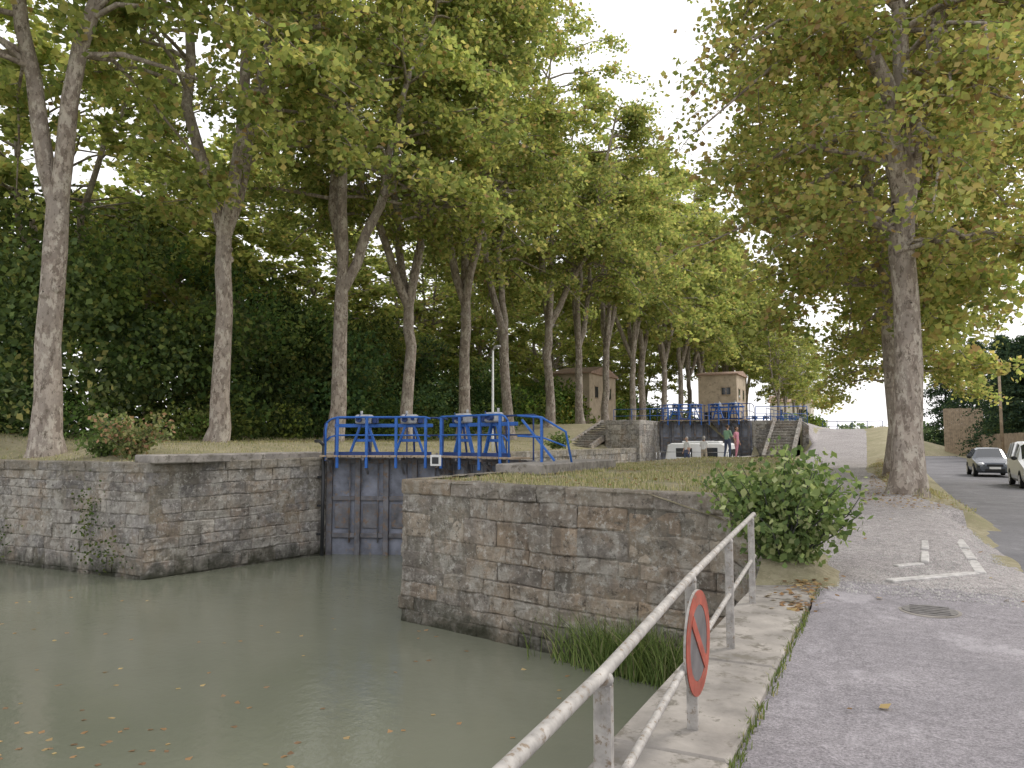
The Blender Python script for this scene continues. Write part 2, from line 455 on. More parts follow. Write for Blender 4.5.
# ---------------------------------------------------------------- stone walls
PALN = [(.42,.375,.32),(.36,.325,.285),(.48,.43,.36),(.42,.36,.29),(.31,.285,.255),(.50,.45,.38),(.42,.34,.26)]
PALF = [(.38,.36,.335),(.33,.315,.30),(.43,.41,.375),(.37,.34,.30),(.29,.28,.27),(.46,.435,.395)]
def stone_wall(name, segs, ch=.3, seed=1, lmin=.35, lmax=.95, mat='stone', cope=.6, bulge=.014, PAL=PALN):
    rng = random.Random(seed); mb = MB(); back = MB()
    for (A, B, z0, zA, zB) in segs:
        A = Vector(A); B = Vector(B); d = (B-A); L = d.length; d /= L; nrm = Vector((d.y, -d.x))
        zt_off = 0; row = 0
        while True:
            h = ch*rng.uniform(.68, 1.3) if row else ch*.8
            if max(zA, zB)-zt_off < z0: break
            x = 0 if row % 2 == 0 else -rng.uniform(.1, .4)
            while x < L-.02:
                bl = rng.uniform(lmin, lmax)*(1.3 if row == 0 else 1)
                if rng.random() < .2: bl *= .55
                x0 = max(0, x); x1 = min(L, x+bl)
                if L-x1 < lmin*.4: x1 = L
                x = x1 if x1 == L else x+bl
                g = .003
                zt0 = zA+(zB-zA)*x0/L-zt_off; zt1 = zA+(zB-zA)*x1/L-zt_off
                w_ = x1-x0
                xs = [x0+g, x0+g+.022, x0+w_*.28, x0+w_*.5, x0+w_*.75, x1-g-.022, x1-g]
                w = len(xs); nz = 6
                proud = rng.uniform(-.012, .012)
                if row > 0 and rng.random() < .13: proud -= rng.uniform(.02, .07)
                if row == 0: proud += .02
                V = []
                zf = [0, .025/h, .35, .67, 1-.025/h, 1]
                ph = rng.uniform(0, 99)
                for iz, fz in enumerate(zf):
                    for ix, xx in enumerate(xs):
                        top = zt0+(zt1-zt0)*(xx-x0)/max(.01, x1-x0)
                        z = top - g - (1-fz)*(h-2*g)
                        dep = proud + .03*noise.noise(Vector((xx*3+ph, z*4, seed)))+.024*noise.noise(Vector((xx*9, z*9, seed+ph)))
                        dep += .05*noise.noise(Vector((xx*.5, z*.6, seed*3)))
                        ed = (ix in (0, w-1))+(iz in (0, nz-1))
                        dep -= bulge*ed
                        if ed == 2 and row > 0 or (ed and rng.random() < .14): dep -= rng.uniform(0, .035)
                        wj = .03*noise.noise(Vector((xx*1.3, z*1.3, seed)))
                        jx = .018*noise.noise(Vector((xx*5, z*5, ph))); jz = (.016*noise.noise(Vector((z*5, xx*5, ph))) if row else 0)+(wj if row else 0)
                        if row == 0 and iz == nz-1: jz += .02*noise.noise(Vector((xx*3, 1, seed)))
                        p = A+d*(xx+(jx if 0 < xx-.05 < L-.1 else 0))+nrm*dep
                        V.append((p.x, p.y, z+jz))
                F = []
                for iz in range(nz-1):
                    for ix in range(w-1):
                        q = iz*w+ix; F.append((q, q+1, q+w+1, q+w))
                ring = [i for i in range(w)]+[iz*w+w-1 for iz in range(1, nz)]+[(nz-1)*w+i for i in range(w-2, -1, -1)]+[iz*w for iz in range(nz-2, 0, -1)]
                dp = cope*rng.uniform(.7,1.2) if row == 0 else .25
                o = len(V)
                for i in ring:
                    V.append((V[i][0]-nrm.x*dp, V[i][1]-nrm.y*dp, V[i][2]))
                n = len(ring)
                for i in range(n):
                    j = (i+1) % n; F.append((ring[j], ring[i], o+i, o+j))
                c = rng.choice(PAL); k = rng.uniform(.82, 1.15)
                mb.add(V, F, 0, (c[0]*k, c[1]*k, c[2]*k), False)
            zt_off += h; row += 1
        a0 = A-nrm*.03; b0 = B-nrm*.03; a1 = A-nrm*.3; b1 = B-nrm*.3
        back.add([(a0.x,a0.y,z0),(b0.x,b0.y,z0),(b0.x,b0.y,zB-.05),(a0.x,a0.y,zA-.05),(a1.x,a1.y,zA-.05),(b1.x,b1.y,zB-.05)],
                 [(0,1,2,3),(3,2,5,4)], 0, (.28,.26,.22))
    o = len(mb.v); mb.v += back.v
    for f in back.f: mb.f.append(tuple(i+o for i in f)); mb.m.append(0); mb.c.append((.28,.26,.22)); mb.s.append(False)
    return mb.build(name, [M[mat]], col=True)

stone_wall('near_quay_wall', [((-8,17.4),(-8,11.5),-2.0,.94,.94), ((-8,11.5),(-1.85,10.1),-2.0,.94,.93), ((-1.85,10.1),(QX,9.95),-2,.6,.3)], .33, 3, .34, .95, cope=.35)
stone_wall('far_quay_wall', [((-60,11.98),(-15.6,12),-2.0,1.12,1.12), ((-15.6,12),(-14.5,17.1),-2.0,1.12,1.16)], .31, 5, .32, .95, PAL=PALF, cope=.4)
stone_wall('path_quay_wall', [((QX,9.9),(QX,-9),-2.0,-.3,-.3)], .3, 6, .5, 1.1, cope=.25)
stone_wall('lock_chamber_wall', [((-14.5,18.2),(-14.5,47),-1.3,1.15,1.15), ((-8,52),(-8,42),-1.3,.66,.66), ((-8,42),(-8,18.2),-1.3,.66,.94)], .4, 8, .7, 1.3, PAL=PALF)
stone_wall('retaining_wall', [((-16.6,46.9),(-14.3,46.9),-1.3,2.95,2.95), ((-14.3,46.9),(-14.3,53.5),-1.3,2.95,2.95), ((-16.6,52.5),(-16.6,46.9),.9,2.95,2.95)], .36, 9, .4, .9, 'stonedry', PAL=PALF)
stone_wall('retaining_wall', [((-8.1,51.9),(-6.8,51.9),-1.2,2.95,2.95), ((-8.1,53.5),(-8.1,51.9),-1.2,2.95,2.95), ((-5.0,52.1),(-4.6,52.1),.3,2.9,2.6)], .36, 10, .4, .8, 'stonedry', PAL=PALF)

mb = MB()
for i, (a, b) in enumerate(((12.1,14.0),(14.02,15.8),(15.82,17.9))):
    sh = .2*(a-12)/5.1
    mb.box((-15.75+sh+.15, (a+b)/2, 1.2), (1.1, b-a, .2), -.2, 0, bev=.025)
mb.build('coping_slab', [M['concrete']])
mb = MB()
for a, b in ((15.0,16.6),(16.62,18.2),(18.22,20)):
    mb.box((-7.35, (a+b)/2, 1.0), (1.15, b-a, .24), 0, 0, bev=.025)
mb.build('coping_slab', [M['concrete']])

def stairs(name, s0, s1, t0, t1, z0, z1, n):
    mb = MB(); c = (.34,.32,.29)
    for i in range(n):
        ta = t0+(t1-t0)*i/n; h = z0+(z1-z0)*(i+1)/n
        mb.box(((s0+s1)/2, (ta+t1)/2+.02, (z0-.6+h)/2), (s1-s0-.3, t1-ta, h-z0+.6), 0, 0, c, bev=.012)
        mb.box(((s0+s1)/2, ta-.005, h-.03), (s1-s0-.32, .06, .05), 0, 0, (.42,.40,.37), bev=.01)
    for sx in (s0+.08, s1-.08):
        mb.beam((sx, t0-.1, z0+.02), (sx, t1+.1, z1+.02), .2, .35, 0, .02, (.28,.26,.24))
    mb.build(name, [M['stonedry']], col=True)
stairs('stone_stairs', -18.6, -16.7, 44.6, 51.6, 1.15, 2.92, 11)
stairs('stone_stairs', -6.75, -5.0, 46.8, 52.2, .6, 2.92, 13)

# ---------------------------------------------------------------- lock gates
def gate(name, hingeL, hingeR, mitre, zt, zb, rail_h=1.12):
    root = empty(name)
    for side, hg in (('left', hingeL), ('right', hingeR)):
        a = Vector((hg[0], hg[1], 0)); b = Vector((mitre[0], mitre[1], 0)); d = (b-a); L = d.length; d /= L
        n = Vector((d.y, -d.x, 0));
        if n.y > 0: n = -n
        ang = math.atan2(d.y, d.x)
        L -= .03
        def at(x, off, z): p = a+d*x+n*off; return (p.x, p.y, z)
        mb = MB()
        mb.box(at(L/2, 0, (zt+zb)/2), (L, .1, zt-zb), ang, 0)
        np_ = 4
        for i in range(np_+1):
            x = .12+(L-.24)*i/np_
            mb.box(at(x, .11, (zt+zb)/2), (.16, .13, zt-zb), ang, 1, bev=.015)
        for z in (zt-.09, zt-1.15, zt-2.2):
            for i in range(np_):
                x = .12+(L-.24)*(i+.5)/np_
                mb.box(at(x, .09, z), ((L-.24)/np_-.17, .08, .13), ang, 1, bev=.01)
        for i in range(np_):
            x = .12+(L-.24)*(i+.5)/np_
            mb.tube([at(x+.18, .12, zt-.1), at(x+.18, .12, zt-2.4)], .022, 6, 1)
            mb.box(at(x-.05, .065, zt-1.65), (.42,.05,.7), ang, 1, bev=.01)
            for q in range(8):
                mb.sphere(at(x-.28, .055, zt-.25-q*.11), .014, 1, 6, 4)
        mb.build('leaf_'+side, [M['gate'], M['gateframe']], parent=root)
        mb = MB()
        for i in range(int(L/.2)):
            mb.box(at(.1+i*.2, .42, zt+.06), (.185, .62, .05), ang, 0, bev=.006)
        for i in range(4):
            x = .2+(L-.4)*i/3
            mb.beam(at(x, .12, zt-.02), at(x, .74, zt-.02), .06, .06, 1)
            mb.beam(at(x, .15, zt-.45), at(x, .68, zt-.04), .05, .05, 1)
        mb.build('walkway_'+side, [M['wood'], M['gateframe']], parent=root)
        mb = MB()
        for off, mt in ((.7, 0), (-.14, 1)):
            zb2 = zt+.03; x0 = .42 if off > 0 else .1; x1 = L-.45 if off > 0 else L-.1
            npst = 4
            for i in range(npst):
                x = x0+.08+(x1-x0-.16)*i/(npst-1)
                w = .08 if off > 0 else .04
                mb.beam(at(x, off, zb2-.3 if off > 0 else zb2-.1), at(x, off, zb2+rail_h-.02), w, w*.6, mt, .006)
            for hh, r in ((rail_h, .026), (rail_h*.55, .02)):
                mb.tube([at(x0-.22, off, zb2+hh-.16), at(x0-.1, off, zb2+hh-.05), at(x0+.08, off, zb2+hh), at(x1-.1, off, zb2+hh), at(x1+.05, off, zb2+hh-.05)], r, 8, mt)
            mb.tube([at(x0-.22, off, zb2+rail_h-.16), at(x0-.25, off, zb2+rail_h-.35), at(x0-.25, off, zb2-.1)], .026, 8, mt)
        zc = zt+.98
        for xc in (L*.33, L*.70):
            mb.beam(at(xc-.42, .32, zt+.08), at(xc-.1, .32, zc), .10, .06, 0, .008)
            mb.beam(at(xc+.42, .32, zt+.08), at(xc+.1, .32, zc), .10, .06, 0, .008)
            mb.beam(at(xc-.28, .3, zt+.5), at(xc+.28, .3, zt+.5), .05, .08, 0, .008)
            mb.box(at(xc, .34, zc+.12), (.46,.32,.26), ang, 2, bev=.035)
            mb.box(at(xc+.32, .34, zc+.09), (.14,.22,.18), ang, 1, bev=.02)
            mb.tube([at(xc-.1, .5, zc+.11), at(xc-.1, .62, zc+.11)], .08, 12, 1)
            mb.tube([at(xc+.12, .5, zc+.13), at(xc+.12, .56, zc+.13)], .05, 12, 1)
            mb.tube([at(xc-.1, .62, zc+.11), at(xc-.1, .66, zc+.11), at(xc-.02, .66, zc+.27)], .014, 6, 1)
            mb.tube([at(xc+.1, .28, zc), at(xc+.1, .1, zt-.1)], .03, 8, 1)
            mb.tube([at(xc-.1, .28, zc+.23), at(xc-.1, .28, zc+.36)], .035, 8, 2)
        mb.beam(at(.3, .3, zc-.06), at(L-.4, .3, zc-.06), .07, .1, 0, .01)
        mb.beam(at(.35, .5, zt+.12), at(L-.4, .5, zt+.12), .06, .12, 1, .01)
        mb.build('railing_'+side, [M['blue'], M['dblue'], M['grey']], parent=root)
    return root
gate('lock_gate', (-14.55,17.15), (-7.95,17.15), (-11.25,18.5), 1.14, -2.6)
gate('lock_gate', (-14.3,51.7), (-8.1,51.7), (-11.2,52.9), 2.95, -1.6)

def guard(name, pts, h=1.05, mat='blue', r=.026, sp=1.5):
    mb = MB()
    for hh in (h, h*.52):
        mb.tube([(p[0], p[1], p[2]+hh) for p in pts], r*(1 if hh == h else .8), 8)
    for a, b in zip(pts[:-1], pts[1:]):
        a = Vector(a); b = Vector(b); n = max(1, round((b-a).length/sp))
        for i in range(n+1):
            p = a+(b-a)*i/n; mb.tube([(p.x, p.y, p.z-.12), (p.x, p.y, p.z+h)], r, 8)
    return mb.build(name, [M[mat]])
guard('guard_rail', [(-8.1,53.6,2.9),(-4.8,53.6,2.85)])
guard('guard_rail', [(-14.3,54.2,2.9),(-18.5,54.2,2.9)])
guard('guard_rail', [(-7.6,55,2.9),(-7.6,85,2.9)], 1.0, 'dblue', .026, 2)
guard('guard_rail', [(-14.9,55,2.9),(-14.9,85,2.9)], 1.0, 'dblue', .026, 2)
guard('guard_rail', [(-6.5,90,2.6),(-.5,90,2.6)], 1.1, 'dblue', .035, 1.5)
gate('lock_gate', (-14.4,86.2), (-8.1,86.2), (-11.2,87.4), 3.1, 1.2)
mb = MB()
mb.tube([(-8.1,16.5,2.25),(-7.5,16.6,2.2),(-6.95,16.8,1.85),(-6.8,16.85,1.0)], .028, 8)
mb.tube([(-8.1,16.5,1.75),(-7.5,16.6,1.72),(-6.95,16.8,1.5)], .022, 8)
mb.beam((-7.5,16.6,1.0),(-7.5,16.6,2.2),.06,.05,0,.006)
mb.beam((-8.0,16.55,2.15),(-7.2,16.7,1.15),.09,.05,0,.006)
mb.build('guard_rail', [M['blue']])

mb = MB()
mb.tube([(-14.35,16.75,-1.9),(-14.35,16.75,1.5)], .05, 8); mb.tube([(-14.35,16.75,1.5),(-14.5,16.75,1.62),(-14.7,16.8,1.62)], .05, 8)
for z in (-1,-.2,.6): mb.box((-14.45,16.78,z), (.2,.1,.06))
mb.build('fender_pipe', [M['dark']])
e = empty('notice_board')
mb = MB(); mb.box((-10.95,17.3,1.1), (.3,.03,.3), .35, 0, bev=.008); mb.box((-10.955,17.28,1.1), (.18,.01,.18), .35, 1)
mb.build('panel', [M['wpaint'], M['dark']], parent=e)
mb = MB(); mb.beam((-10.95,17.35,.9),(-10.95,17.35,1.3),.04,.04); mb.build('bracket', [M['gateframe']], parent=e)

# ---------------------------------------------------------------- near railing and sign
mb = MB()
rl = [(-.70,-3.2),(-.77,.5),(-.865,2.4),(-1.025,4.35),(-1.14,6.05),(-1.25,7.75)]
posts = [(-.74,-1.3),(-.77,.5),(-.865,2.4),(-1.025,4.3),(-1.14,6.05),(-1.25,7.8)]
for p in posts:
    mb.beam((p[0], p[1], .0), (p[0], p[1], .86), .06, .05, 0, .01)
    mb.sphere((p[0], p[1], .865), (.036,.036,.03), 0, 10, 6)
top = [(p[0], p[1], .885) for p in rl]+[(-1.275,8.15,.885),(-1.285,8.25,.86)]
mb.tube(top, .022, 12); low = [(p[0], p[1], .46) for p in rl]+[(-1.275,8.15,.46)]
mb.tube(low, .018, 12)
mb.build('guard_rail', [M['galv']])
e = empty('traffic_sign')
mb = MB(); c = (-.978, 4.2, .55); n = 40
def disc(r0, r1, x0, x1, mat):
    V = []; F = []
    for i in range(n):
        a = 2*math.pi*i/n; ca, sa = math.cos(a), math.sin(a)
        for r, x in ((r0,x0),(r1,x0),(r1,x1),(r0,x1)): V.append((c[0]+x, c[1]+r*ca, c[2]+r*sa))
    for i in range(n):
        j = (i+1) % n
        for k in range(4): F.append((i*4+k, j*4+k, j*4+(k+1) % 4, i*4+(k+1) % 4))
    mb.add(V, F, mat, (1,1,1), False)
disc(.0, .28, 0, .012, 2); disc(.2, .277, .013, .018, 0); disc(0.0, .198, .013, .016, 1)
mb.build('disc', [M['red'], M['signw'], M['galv']], parent=e)
mb = MB(); mb.beam((c[0]+.019, c[1]-.145, c[2]+.145), (c[0]+.019, c[1]+.145, c[2]-.145), .006, .06)
mb.build('diagonal_bar', [M['red']], parent=e)
mb = MB()
for z in (.4,.7): mb.box((-1.0, 4.27, z), (.05,.14,.04), 0, 0, bev=.005)
mb.build('clamps', [M['galv']], parent=e)

mb = MB()
def kerb(a, b, w=.13):
    a = Vector(a); b = Vector(b); L = (b-a).length; n = max(1, int(L/.8)); d = (b-a)/n
    for i in range(n):
        p = a+d*(i+.5); z = H(p.x, p.y)
        mb.box((p.x, p.y, z-.05), (d.length-.012, w, .14), math.atan2(d.y, d.x), 0, bev=.012)
kerb((.92,13.6),(.93,10.65)); kerb((.88,10.6),(-.05,9.6)); kerb((.44,13.0),(.36,11.0),.1); kerb((.33,10.95),(.02,10.6),.1)
mb.build('kerb', [M['kerb']])
mb = MB()
mb.tube([(.3,8.4,-.05),(.3,8.4,.012)], .27, 32, 0); mb.tube([(.3,8.4,.012),(.3,8.4,.018)], .24, 32, 1)
for k in range(-2,3):
    mb.box((.3, 8.4+k*.08, .02), (.34,.02,.008), 0, 1)
mb.build('manhole_cover', [M['concrete'], M['iron']])

# ---------------------------------------------------------------- trees
GREEN = [(.26,.32,.11),(.37,.41,.145),(.46,.45,.175),(.19,.25,.09),(.48,.40,.18),(.37,.26,.14)]
def make_tree(name, seed, height=27, fork=8.2, R=7.2, r0=.42, nl=24000, nlimb=3, weights=(4,5,3,2,.8,.3), low=None, spread=.5, az0=0, lsz=(.19,.31), ff0=.2, ntw=6, ns=11):
    rng = np.random.default_rng(seed); VV = []; FF = []; off = 0; ntube = 0
    def addt(p, r, n):
        nonlocal off, ntube
        v, f = tube(p, r, n); VV.append(v); FF.append(f+off); off += len(v); ntube += len(f)
    zt = np.array([-.3,.15,.6,1.6,3.2,5,fork*.8,fork+.3])
    wob = np.cumsum(rng.normal(0, .07, (8,2)), axis=0); wob -= wob[0]
    tp = np.column_stack([wob, zt]); addt(tp, r0*np.array([1.7,1.35,1.13,.98,.9,.85,.86,.76]), 14)
    for q in range(rng.integers(2, 5)):
        z = rng.uniform(2, fork-.5); a = rng.uniform(0, 6.28); cx = np.interp(z, zt, wob[:,0]); cy = np.interp(z, zt, wob[:,1])
        e = r0*.8; addt(np.array([[cx+e*.6*math.cos(a), cy+e*.6*math.sin(a), z],[cx+e*1.15*math.cos(a), cy+e*1.15*math.sin(a), z+.06],[cx+e*1.3*math.cos(a), cy+e*1.3*math.sin(a), z+.08]]), np.array([.2,.13,.03]), 7)
    clumps = []
    def second(base, az, ln, droop, r):
        g = np.linspace(0, 1, 6); az2 = az+rng.normal(0,.25)*g
        up = rng.uniform(.25,.75)
        p = base+np.column_stack([ln*g*np.cos(az2), ln*g*np.sin(az2), ln*(up*g-droop*g*g)])
        p[1:] += rng.normal(0, .12, (5,3)); addt(p, r*(1-g*.85)+.008, 5)
        for q in range(ntw):
            gg = rng.uniform(.3, 1.0) if q else 1
            b = np.array([np.interp(gg, g, p[:, k]) for k in range(3)])
            a3 = az+rng.normal(0, 1.1); l3 = rng.uniform(.6, 2.0)*min(1, ln/3+.3)
            h = np.linspace(0,1,4)
            dz = rng.uniform(-.35,.5)
            pp = b+np.column_stack([l3*h*math.cos(a3), l3*h*math.sin(a3), l3*(dz*h-.45*h*h)])
            addt(pp, .022*(1-h*.8), 3)
            clumps.append((pp, rng.uniform(.5,1.6)))
    top = tp[-1].copy(); top[2] = fork
    for k in range(nlimb):
        az = az0+2*math.pi*k/nlimb+rng.normal(0,.25)
        ht = height*rng.uniform(.8,1.0); rr = R*rng.uniform(.35,.75)*spread*1.6
        if k == nlimb-1 and nlimb > 2: ht = height; rr *= .5
        f = np.linspace(0,1,12); 
        hr = rr*(f**.75)
        wob = np.cumsum(rng.normal(0,.24,(12,3)), axis=0); wob -= wob[0]; wob[:, 2] *= .3
        p = np.column_stack([top[0]+hr*math.cos(az), top[1]+hr*math.sin(az), top[2]-.35+(ht-fork)*f])+wob*np.minimum(1, f*3)[:, None]
        addt(p, r0*.62*(1-f)**.8+.035, 9)
        for q in range(ns):
            ff = ff0+(1-ff0)*(q+rng.uniform(0,.8))/ns; ff = min(ff, 1)
            base = np.array([np.interp(ff, f, p[:, j]) for j in range(3)])
            zr = (base[2]-fork)/(height-fork)
            Rz = R*np.interp(zr, [0,.15,.4,.75,1], [.65,.85,1.0,.75,.3])
            for w in range(2):
                a2 = az+rng.normal(0,1.25)
                out = base[0]*math.cos(a2)+base[1]*math.sin(a2)
                ln = max(1.4, (Rz-out)*rng.uniform(.7,1.12))
                second(base, a2, ln, np.interp(zr, [0,.5,1], [.8,.5,.1])*rng.uniform(.7,1.35), .075*(1-.6*zr)+.02)
    if low is not None:
        for q in range(low[1]):
            z = rng.uniform(low[0], fork); base = np.array([0,0,z])+rng.normal(0,.02,3)
            a2 = rng.uniform(0, 2*math.pi)
            second(base, a2, R*rng.uniform(.5,.95), rng.uniform(.5,.8), .08)
    w = np.array([c[1] for c in clumps]); w = w/w.sum()
    cnt = rng.multinomial(nl, w); C = []; SH = []
    for (pp, _), n in zip(clumps, cnt):
        h = rng.uniform(0.1, 1.05, n); c = np.stack([np.interp(h, np.linspace(0,1,4), pp[:, k]) for k in range(3)], 1)
        c += rng.normal(0, 1, (n,3))*np.array([.34,.34,.21]); C.append(c)
        SH.append(np.full(n, rng.uniform(.75,1.22)))
    C = np.concatenate(C); SH = np.concatenate(SH)
    lv, lf = leaf_quads(C, rng, lsz[0], lsz[1], 1.0, .9)
    col = palette(rng, len(C), GREEN, weights, .2)*SH[:, None]
    VV.append(lv); FF.append(lf+off)
    F = np.concatenate(FF); mi = np.concatenate([np.zeros(ntube, int), np.ones(len(lf), int)])
    Cc = np.concatenate([np.full((ntube,3), .2), col])
    return quad_mesh(name, np.concatenate(VV), F, mi, Cc, [M['bark'], M['leaf']], mi == 0)

left = [make_tree('plane_tree_a', 11, 27, 7.6, 7.5, .38, 30000, 2, az0=.3, spread=.45, ns=14, ff0=.26),
        make_tree('plane_tree_b', 12, 28, 8.0, 7.4, .34, 32000, 3, az0=1.1, spread=.45, ff0=.26),
        make_tree('plane_tree_c', 13, 27, 7.0, 7.6, .35, 32000, 3, az0=.2, spread=.5, ff0=.26),
        make_tree('plane_tree_d', 14, 28.5, 7.4, 7.4, .33, 32000, 4, az0=.8, spread=.48, ff0=.24)]
far = [make_tree('plane_tree_g', 61, 27, 7.4, 7.4, .34, 11000, 3, (4,6,3,1.5,.5,.1), az0=.3, spread=.45, lsz=(.32,.5), ntw=3),
       make_tree('plane_tree_h', 62, 28, 7.0, 7.2, .32, 11000, 4, (4,6,3,1.5,.5,.1), az0=.8, spread=.45, lsz=(.32,.5), ntw=3)]
rng = np.random.default_rng(5)
seq = [0,1,2,3,1,0,3,2]
for i in range(21):
    t = 13.6+6.15*i+(rng.normal(0,.25) if i > 3 else 0); s = -22+(rng.normal(0,.25) if i > 1 else 0)
    rot = [0,.6,0,2.0][i] if i < 4 else rng.uniform(0, 6.28)
    me = left[seq[i]] if i < 8 else far[i % 2]
    o = add_obj('plane_tree', me, (s, t, H(s,t)-.05), rot, scale=1.0 if i < 4 else float(rng.uniform(.94,1.06)))
    o.rotation_euler[0] = float(rng.normal(0,.014)); o.rotation_euler[1] = float(rng.normal(.012,.018))
for i in range(15):
    t = 15+i*7.5+rng.normal(0,1); s = -39+rng.normal(0,2)
    add_obj('woodland_tree', far[i % 2], (s, t, 1.6), rng.uniform(0,6.28), scale=(.95,.95,float(rng.uniform(.62,.85))))
rt = [make_tree('plane_tree_e', 31, 20, 7.8, 5.1, .36, 50000, 3, (2.5,4,4.5,1.2,2.8,1.5), low=(6.0,6), spread=.3, az0=.5, lsz=(.12,.21), ff0=.08, ntw=7),
      make_tree('plane_tree_f', 32, 19, 7, 5.4, .34, 34000, 3, (3,5,4,1,1.8,.7), low=(4.8,10), spread=.35, ff0=.04, lsz=(.17,.27))]
for s, t, m, r, sc in ((.32,21.3,0,1.0,1.0), (.25,29.5,1,.4,1.0), (.6,38.5,1,2.2,.75)):
    add_obj('plane_tree', rt[m], (s, t, H(s,t)-.05), r, scale=sc)
for i in range(5):
    t = 106+i*8.5; add_obj('plane_tree', far[i % 2], (-13, t, 2.6), rng.uniform(0,6), scale=.6)

# ---------------------------------------------------------------- thickets
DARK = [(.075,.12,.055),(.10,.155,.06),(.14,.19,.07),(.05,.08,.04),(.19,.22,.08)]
def blob_leaves(ells, rng, dens, smin, smax, cols, wts, up=.4):
    C = []; K = []
    for (c, r) in ells:
        n = int(dens*(r[0]*r[2]+r[1]*r[2]+r[0]*r[1])/3)
        d = rng.normal(size=(n,3)); d /= np.linalg.norm(d, axis=1)[:, None]
        rad = 1-np.abs(rng.normal(0,.2,n)); bump = 1+.28*np.sin(d[:,0]*7+c[0])*np.sin(d[:,2]*6+c[1])+.15*np.sin(d[:,1]*13)
        tint = rng.uniform(.45,1.9)*np.array([rng.uniform(.85,1.3),1,rng.uniform(.8,1.1)])
        C.append(np.array(c)+d*(rad*bump)[:, None]*np.array(r)); K.append(np.tile(tint, (n,1)))
    C = np.concatenate(C); K = np.concatenate(K)
    v, f = leaf_quads(C, rng, smin, smax, up, .75)
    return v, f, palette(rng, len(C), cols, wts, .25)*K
def thicket(name, ells, seed, dens, smin, smax, cols=DARK, wts=(3,4,2,2,1), mat='leafdark'):
    rng = np.random.default_rng(seed)
    v, f, c = blob_leaves(ells, rng, dens, smin, smax, cols, wts)
    me = quad_mesh(name, v, f, np.zeros(len(f)), c, [M[mat]])
    return add_obj(name, me)
rng = np.random.default_rng(77)
def hgt(t): return float(np.interp(t, [0,30,42,52,70,110], [15,13.5,12,8.5,7,6]))*(1+.35*noise.noise(Vector((t*.17, 2, 0))))
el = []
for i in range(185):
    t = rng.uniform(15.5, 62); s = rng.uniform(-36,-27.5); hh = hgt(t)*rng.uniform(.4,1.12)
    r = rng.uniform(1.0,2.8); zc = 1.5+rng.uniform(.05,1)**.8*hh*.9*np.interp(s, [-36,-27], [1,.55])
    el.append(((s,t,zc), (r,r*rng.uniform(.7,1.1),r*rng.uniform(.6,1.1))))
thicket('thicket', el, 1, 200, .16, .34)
el = []
for i in range(110):
    t = rng.uniform(14, 130); s = rng.uniform(-50,-41); r = rng.uniform(2.4,4.2); zc = rng.uniform(1, hgt(t)*1.5)
    el.append(((s,t,zc), (r,r,r)))
thicket('background_trees', el, 2, 90, .3, .6, [(.12,.18,.06),(.18,.24,.07),(.24,.28,.09),(.08,.12,.05)], (3,3,2,2), 'leaf')
el = []
for i in range(90):
    t = rng.uniform(50,125); s = rng.uniform(-35,-30) if rng.random() < .4 else rng.uniform(-30,-26); r = rng.uniform(.9,2.2); zc = 2.8+rng.uniform(0,3.0)
    if 68 < t < 80 and s < -25: s -= 6
    el.append(((s,t,zc), (r,r,r)))
for i in range(16):
    el.append(((rng.uniform(-30,-25.5), rng.uniform(63.5,67), 2.8+rng.uniform(0,3.6)), (1.4,1.2,1.3)))
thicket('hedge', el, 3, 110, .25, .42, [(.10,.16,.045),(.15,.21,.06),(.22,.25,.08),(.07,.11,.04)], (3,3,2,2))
el = []
for i in range(34):
    t = rng.uniform(16,60); s = rng.uniform(-27.5,-24.5); r = rng.uniform(.6,1.4); el.append(((s,t,H(s,t)+r*.5), (r,r,r*.8)))
thicket('shrub', el, 4, 260, .1, .22, [(.09,.14,.045),(.13,.19,.06),(.07,.10,.035)], (3,2,2))

def bush(name, loc, r, h, seed, n, cols, wts, smin, smax, stems=14, up=.5):
    rng = np.random.default_rng(seed); VV = []; FF = []; off = 0; nt = 0; C = []
    for k in range(stems):
        a = rng.uniform(0, 6.28); q = rng.uniform(.2,1)*r; hh = h*rng.uniform(.5,1.1)*(1-.3*q/r)
        f = np.linspace(0,1,6); p = np.column_stack([q*f**1.2*math.cos(a), q*f**1.2*math.sin(a), hh*(f-.12*f*f*q/r)])
        p[1:] += rng.normal(0,.03,(5,3)); v, fc = tube(p, .014*(1-f*.7), 4); VV.append(v); FF.append(fc+off); off += len(v); nt += len(fc)
        m = n//stems; g = rng.uniform(.12,1.03,m)
        c = np.stack([np.interp(g, f, p[:, j]) for j in range(3)], 1)+rng.normal(0,1,(m,3))*np.array([.11,.11,.08])*(.5+r*.45)
        C.append(c)
    C = np.concatenate(C); C[:, 2] = np.maximum(C[:, 2], .03)
    v, f = leaf_quads(C, rng, smin, smax, up, .7); VV.append(v); FF.append(f+off)
    col = np.concatenate([np.full((nt,3),.12), palette(rng, len(C), cols, wts, .25)])
    me = quad_mesh(name, np.concatenate(VV), np.concatenate(FF), np.zeros(nt+len(f)), col, [M['leafdark']])
    return add_obj(name, me, loc)
FRESH = [(.16,.22,.085),(.24,.30,.12),(.11,.16,.065),(.36,.39,.2)]
bush('fig_bush', (-1.15,9.65,.02), .95, 1.7, 21, 5600, FRESH, (3,3,2,1.5), .05, .13, 56)
bush('fig_bush', (-2.1,11.3,.75), .6, .5, 22, 900, FRESH, (3,3,2,1), .05, .11, 16)
bush('autumn_shrub', (-18.2,13.6,1.15), 1.1, 1.6, 23, 1900, [(.36,.22,.14),(.22,.25,.11),(.32,.3,.15),(.15,.19,.08)], (2,3,2,2), .08, .16, 24)
bush('green_shrub', (-19.3,13.6,1.15), .75, 1.0, 24, 1000, [(.12,.17,.065),(.16,.22,.08)], (1,1), .08, .15, 16)
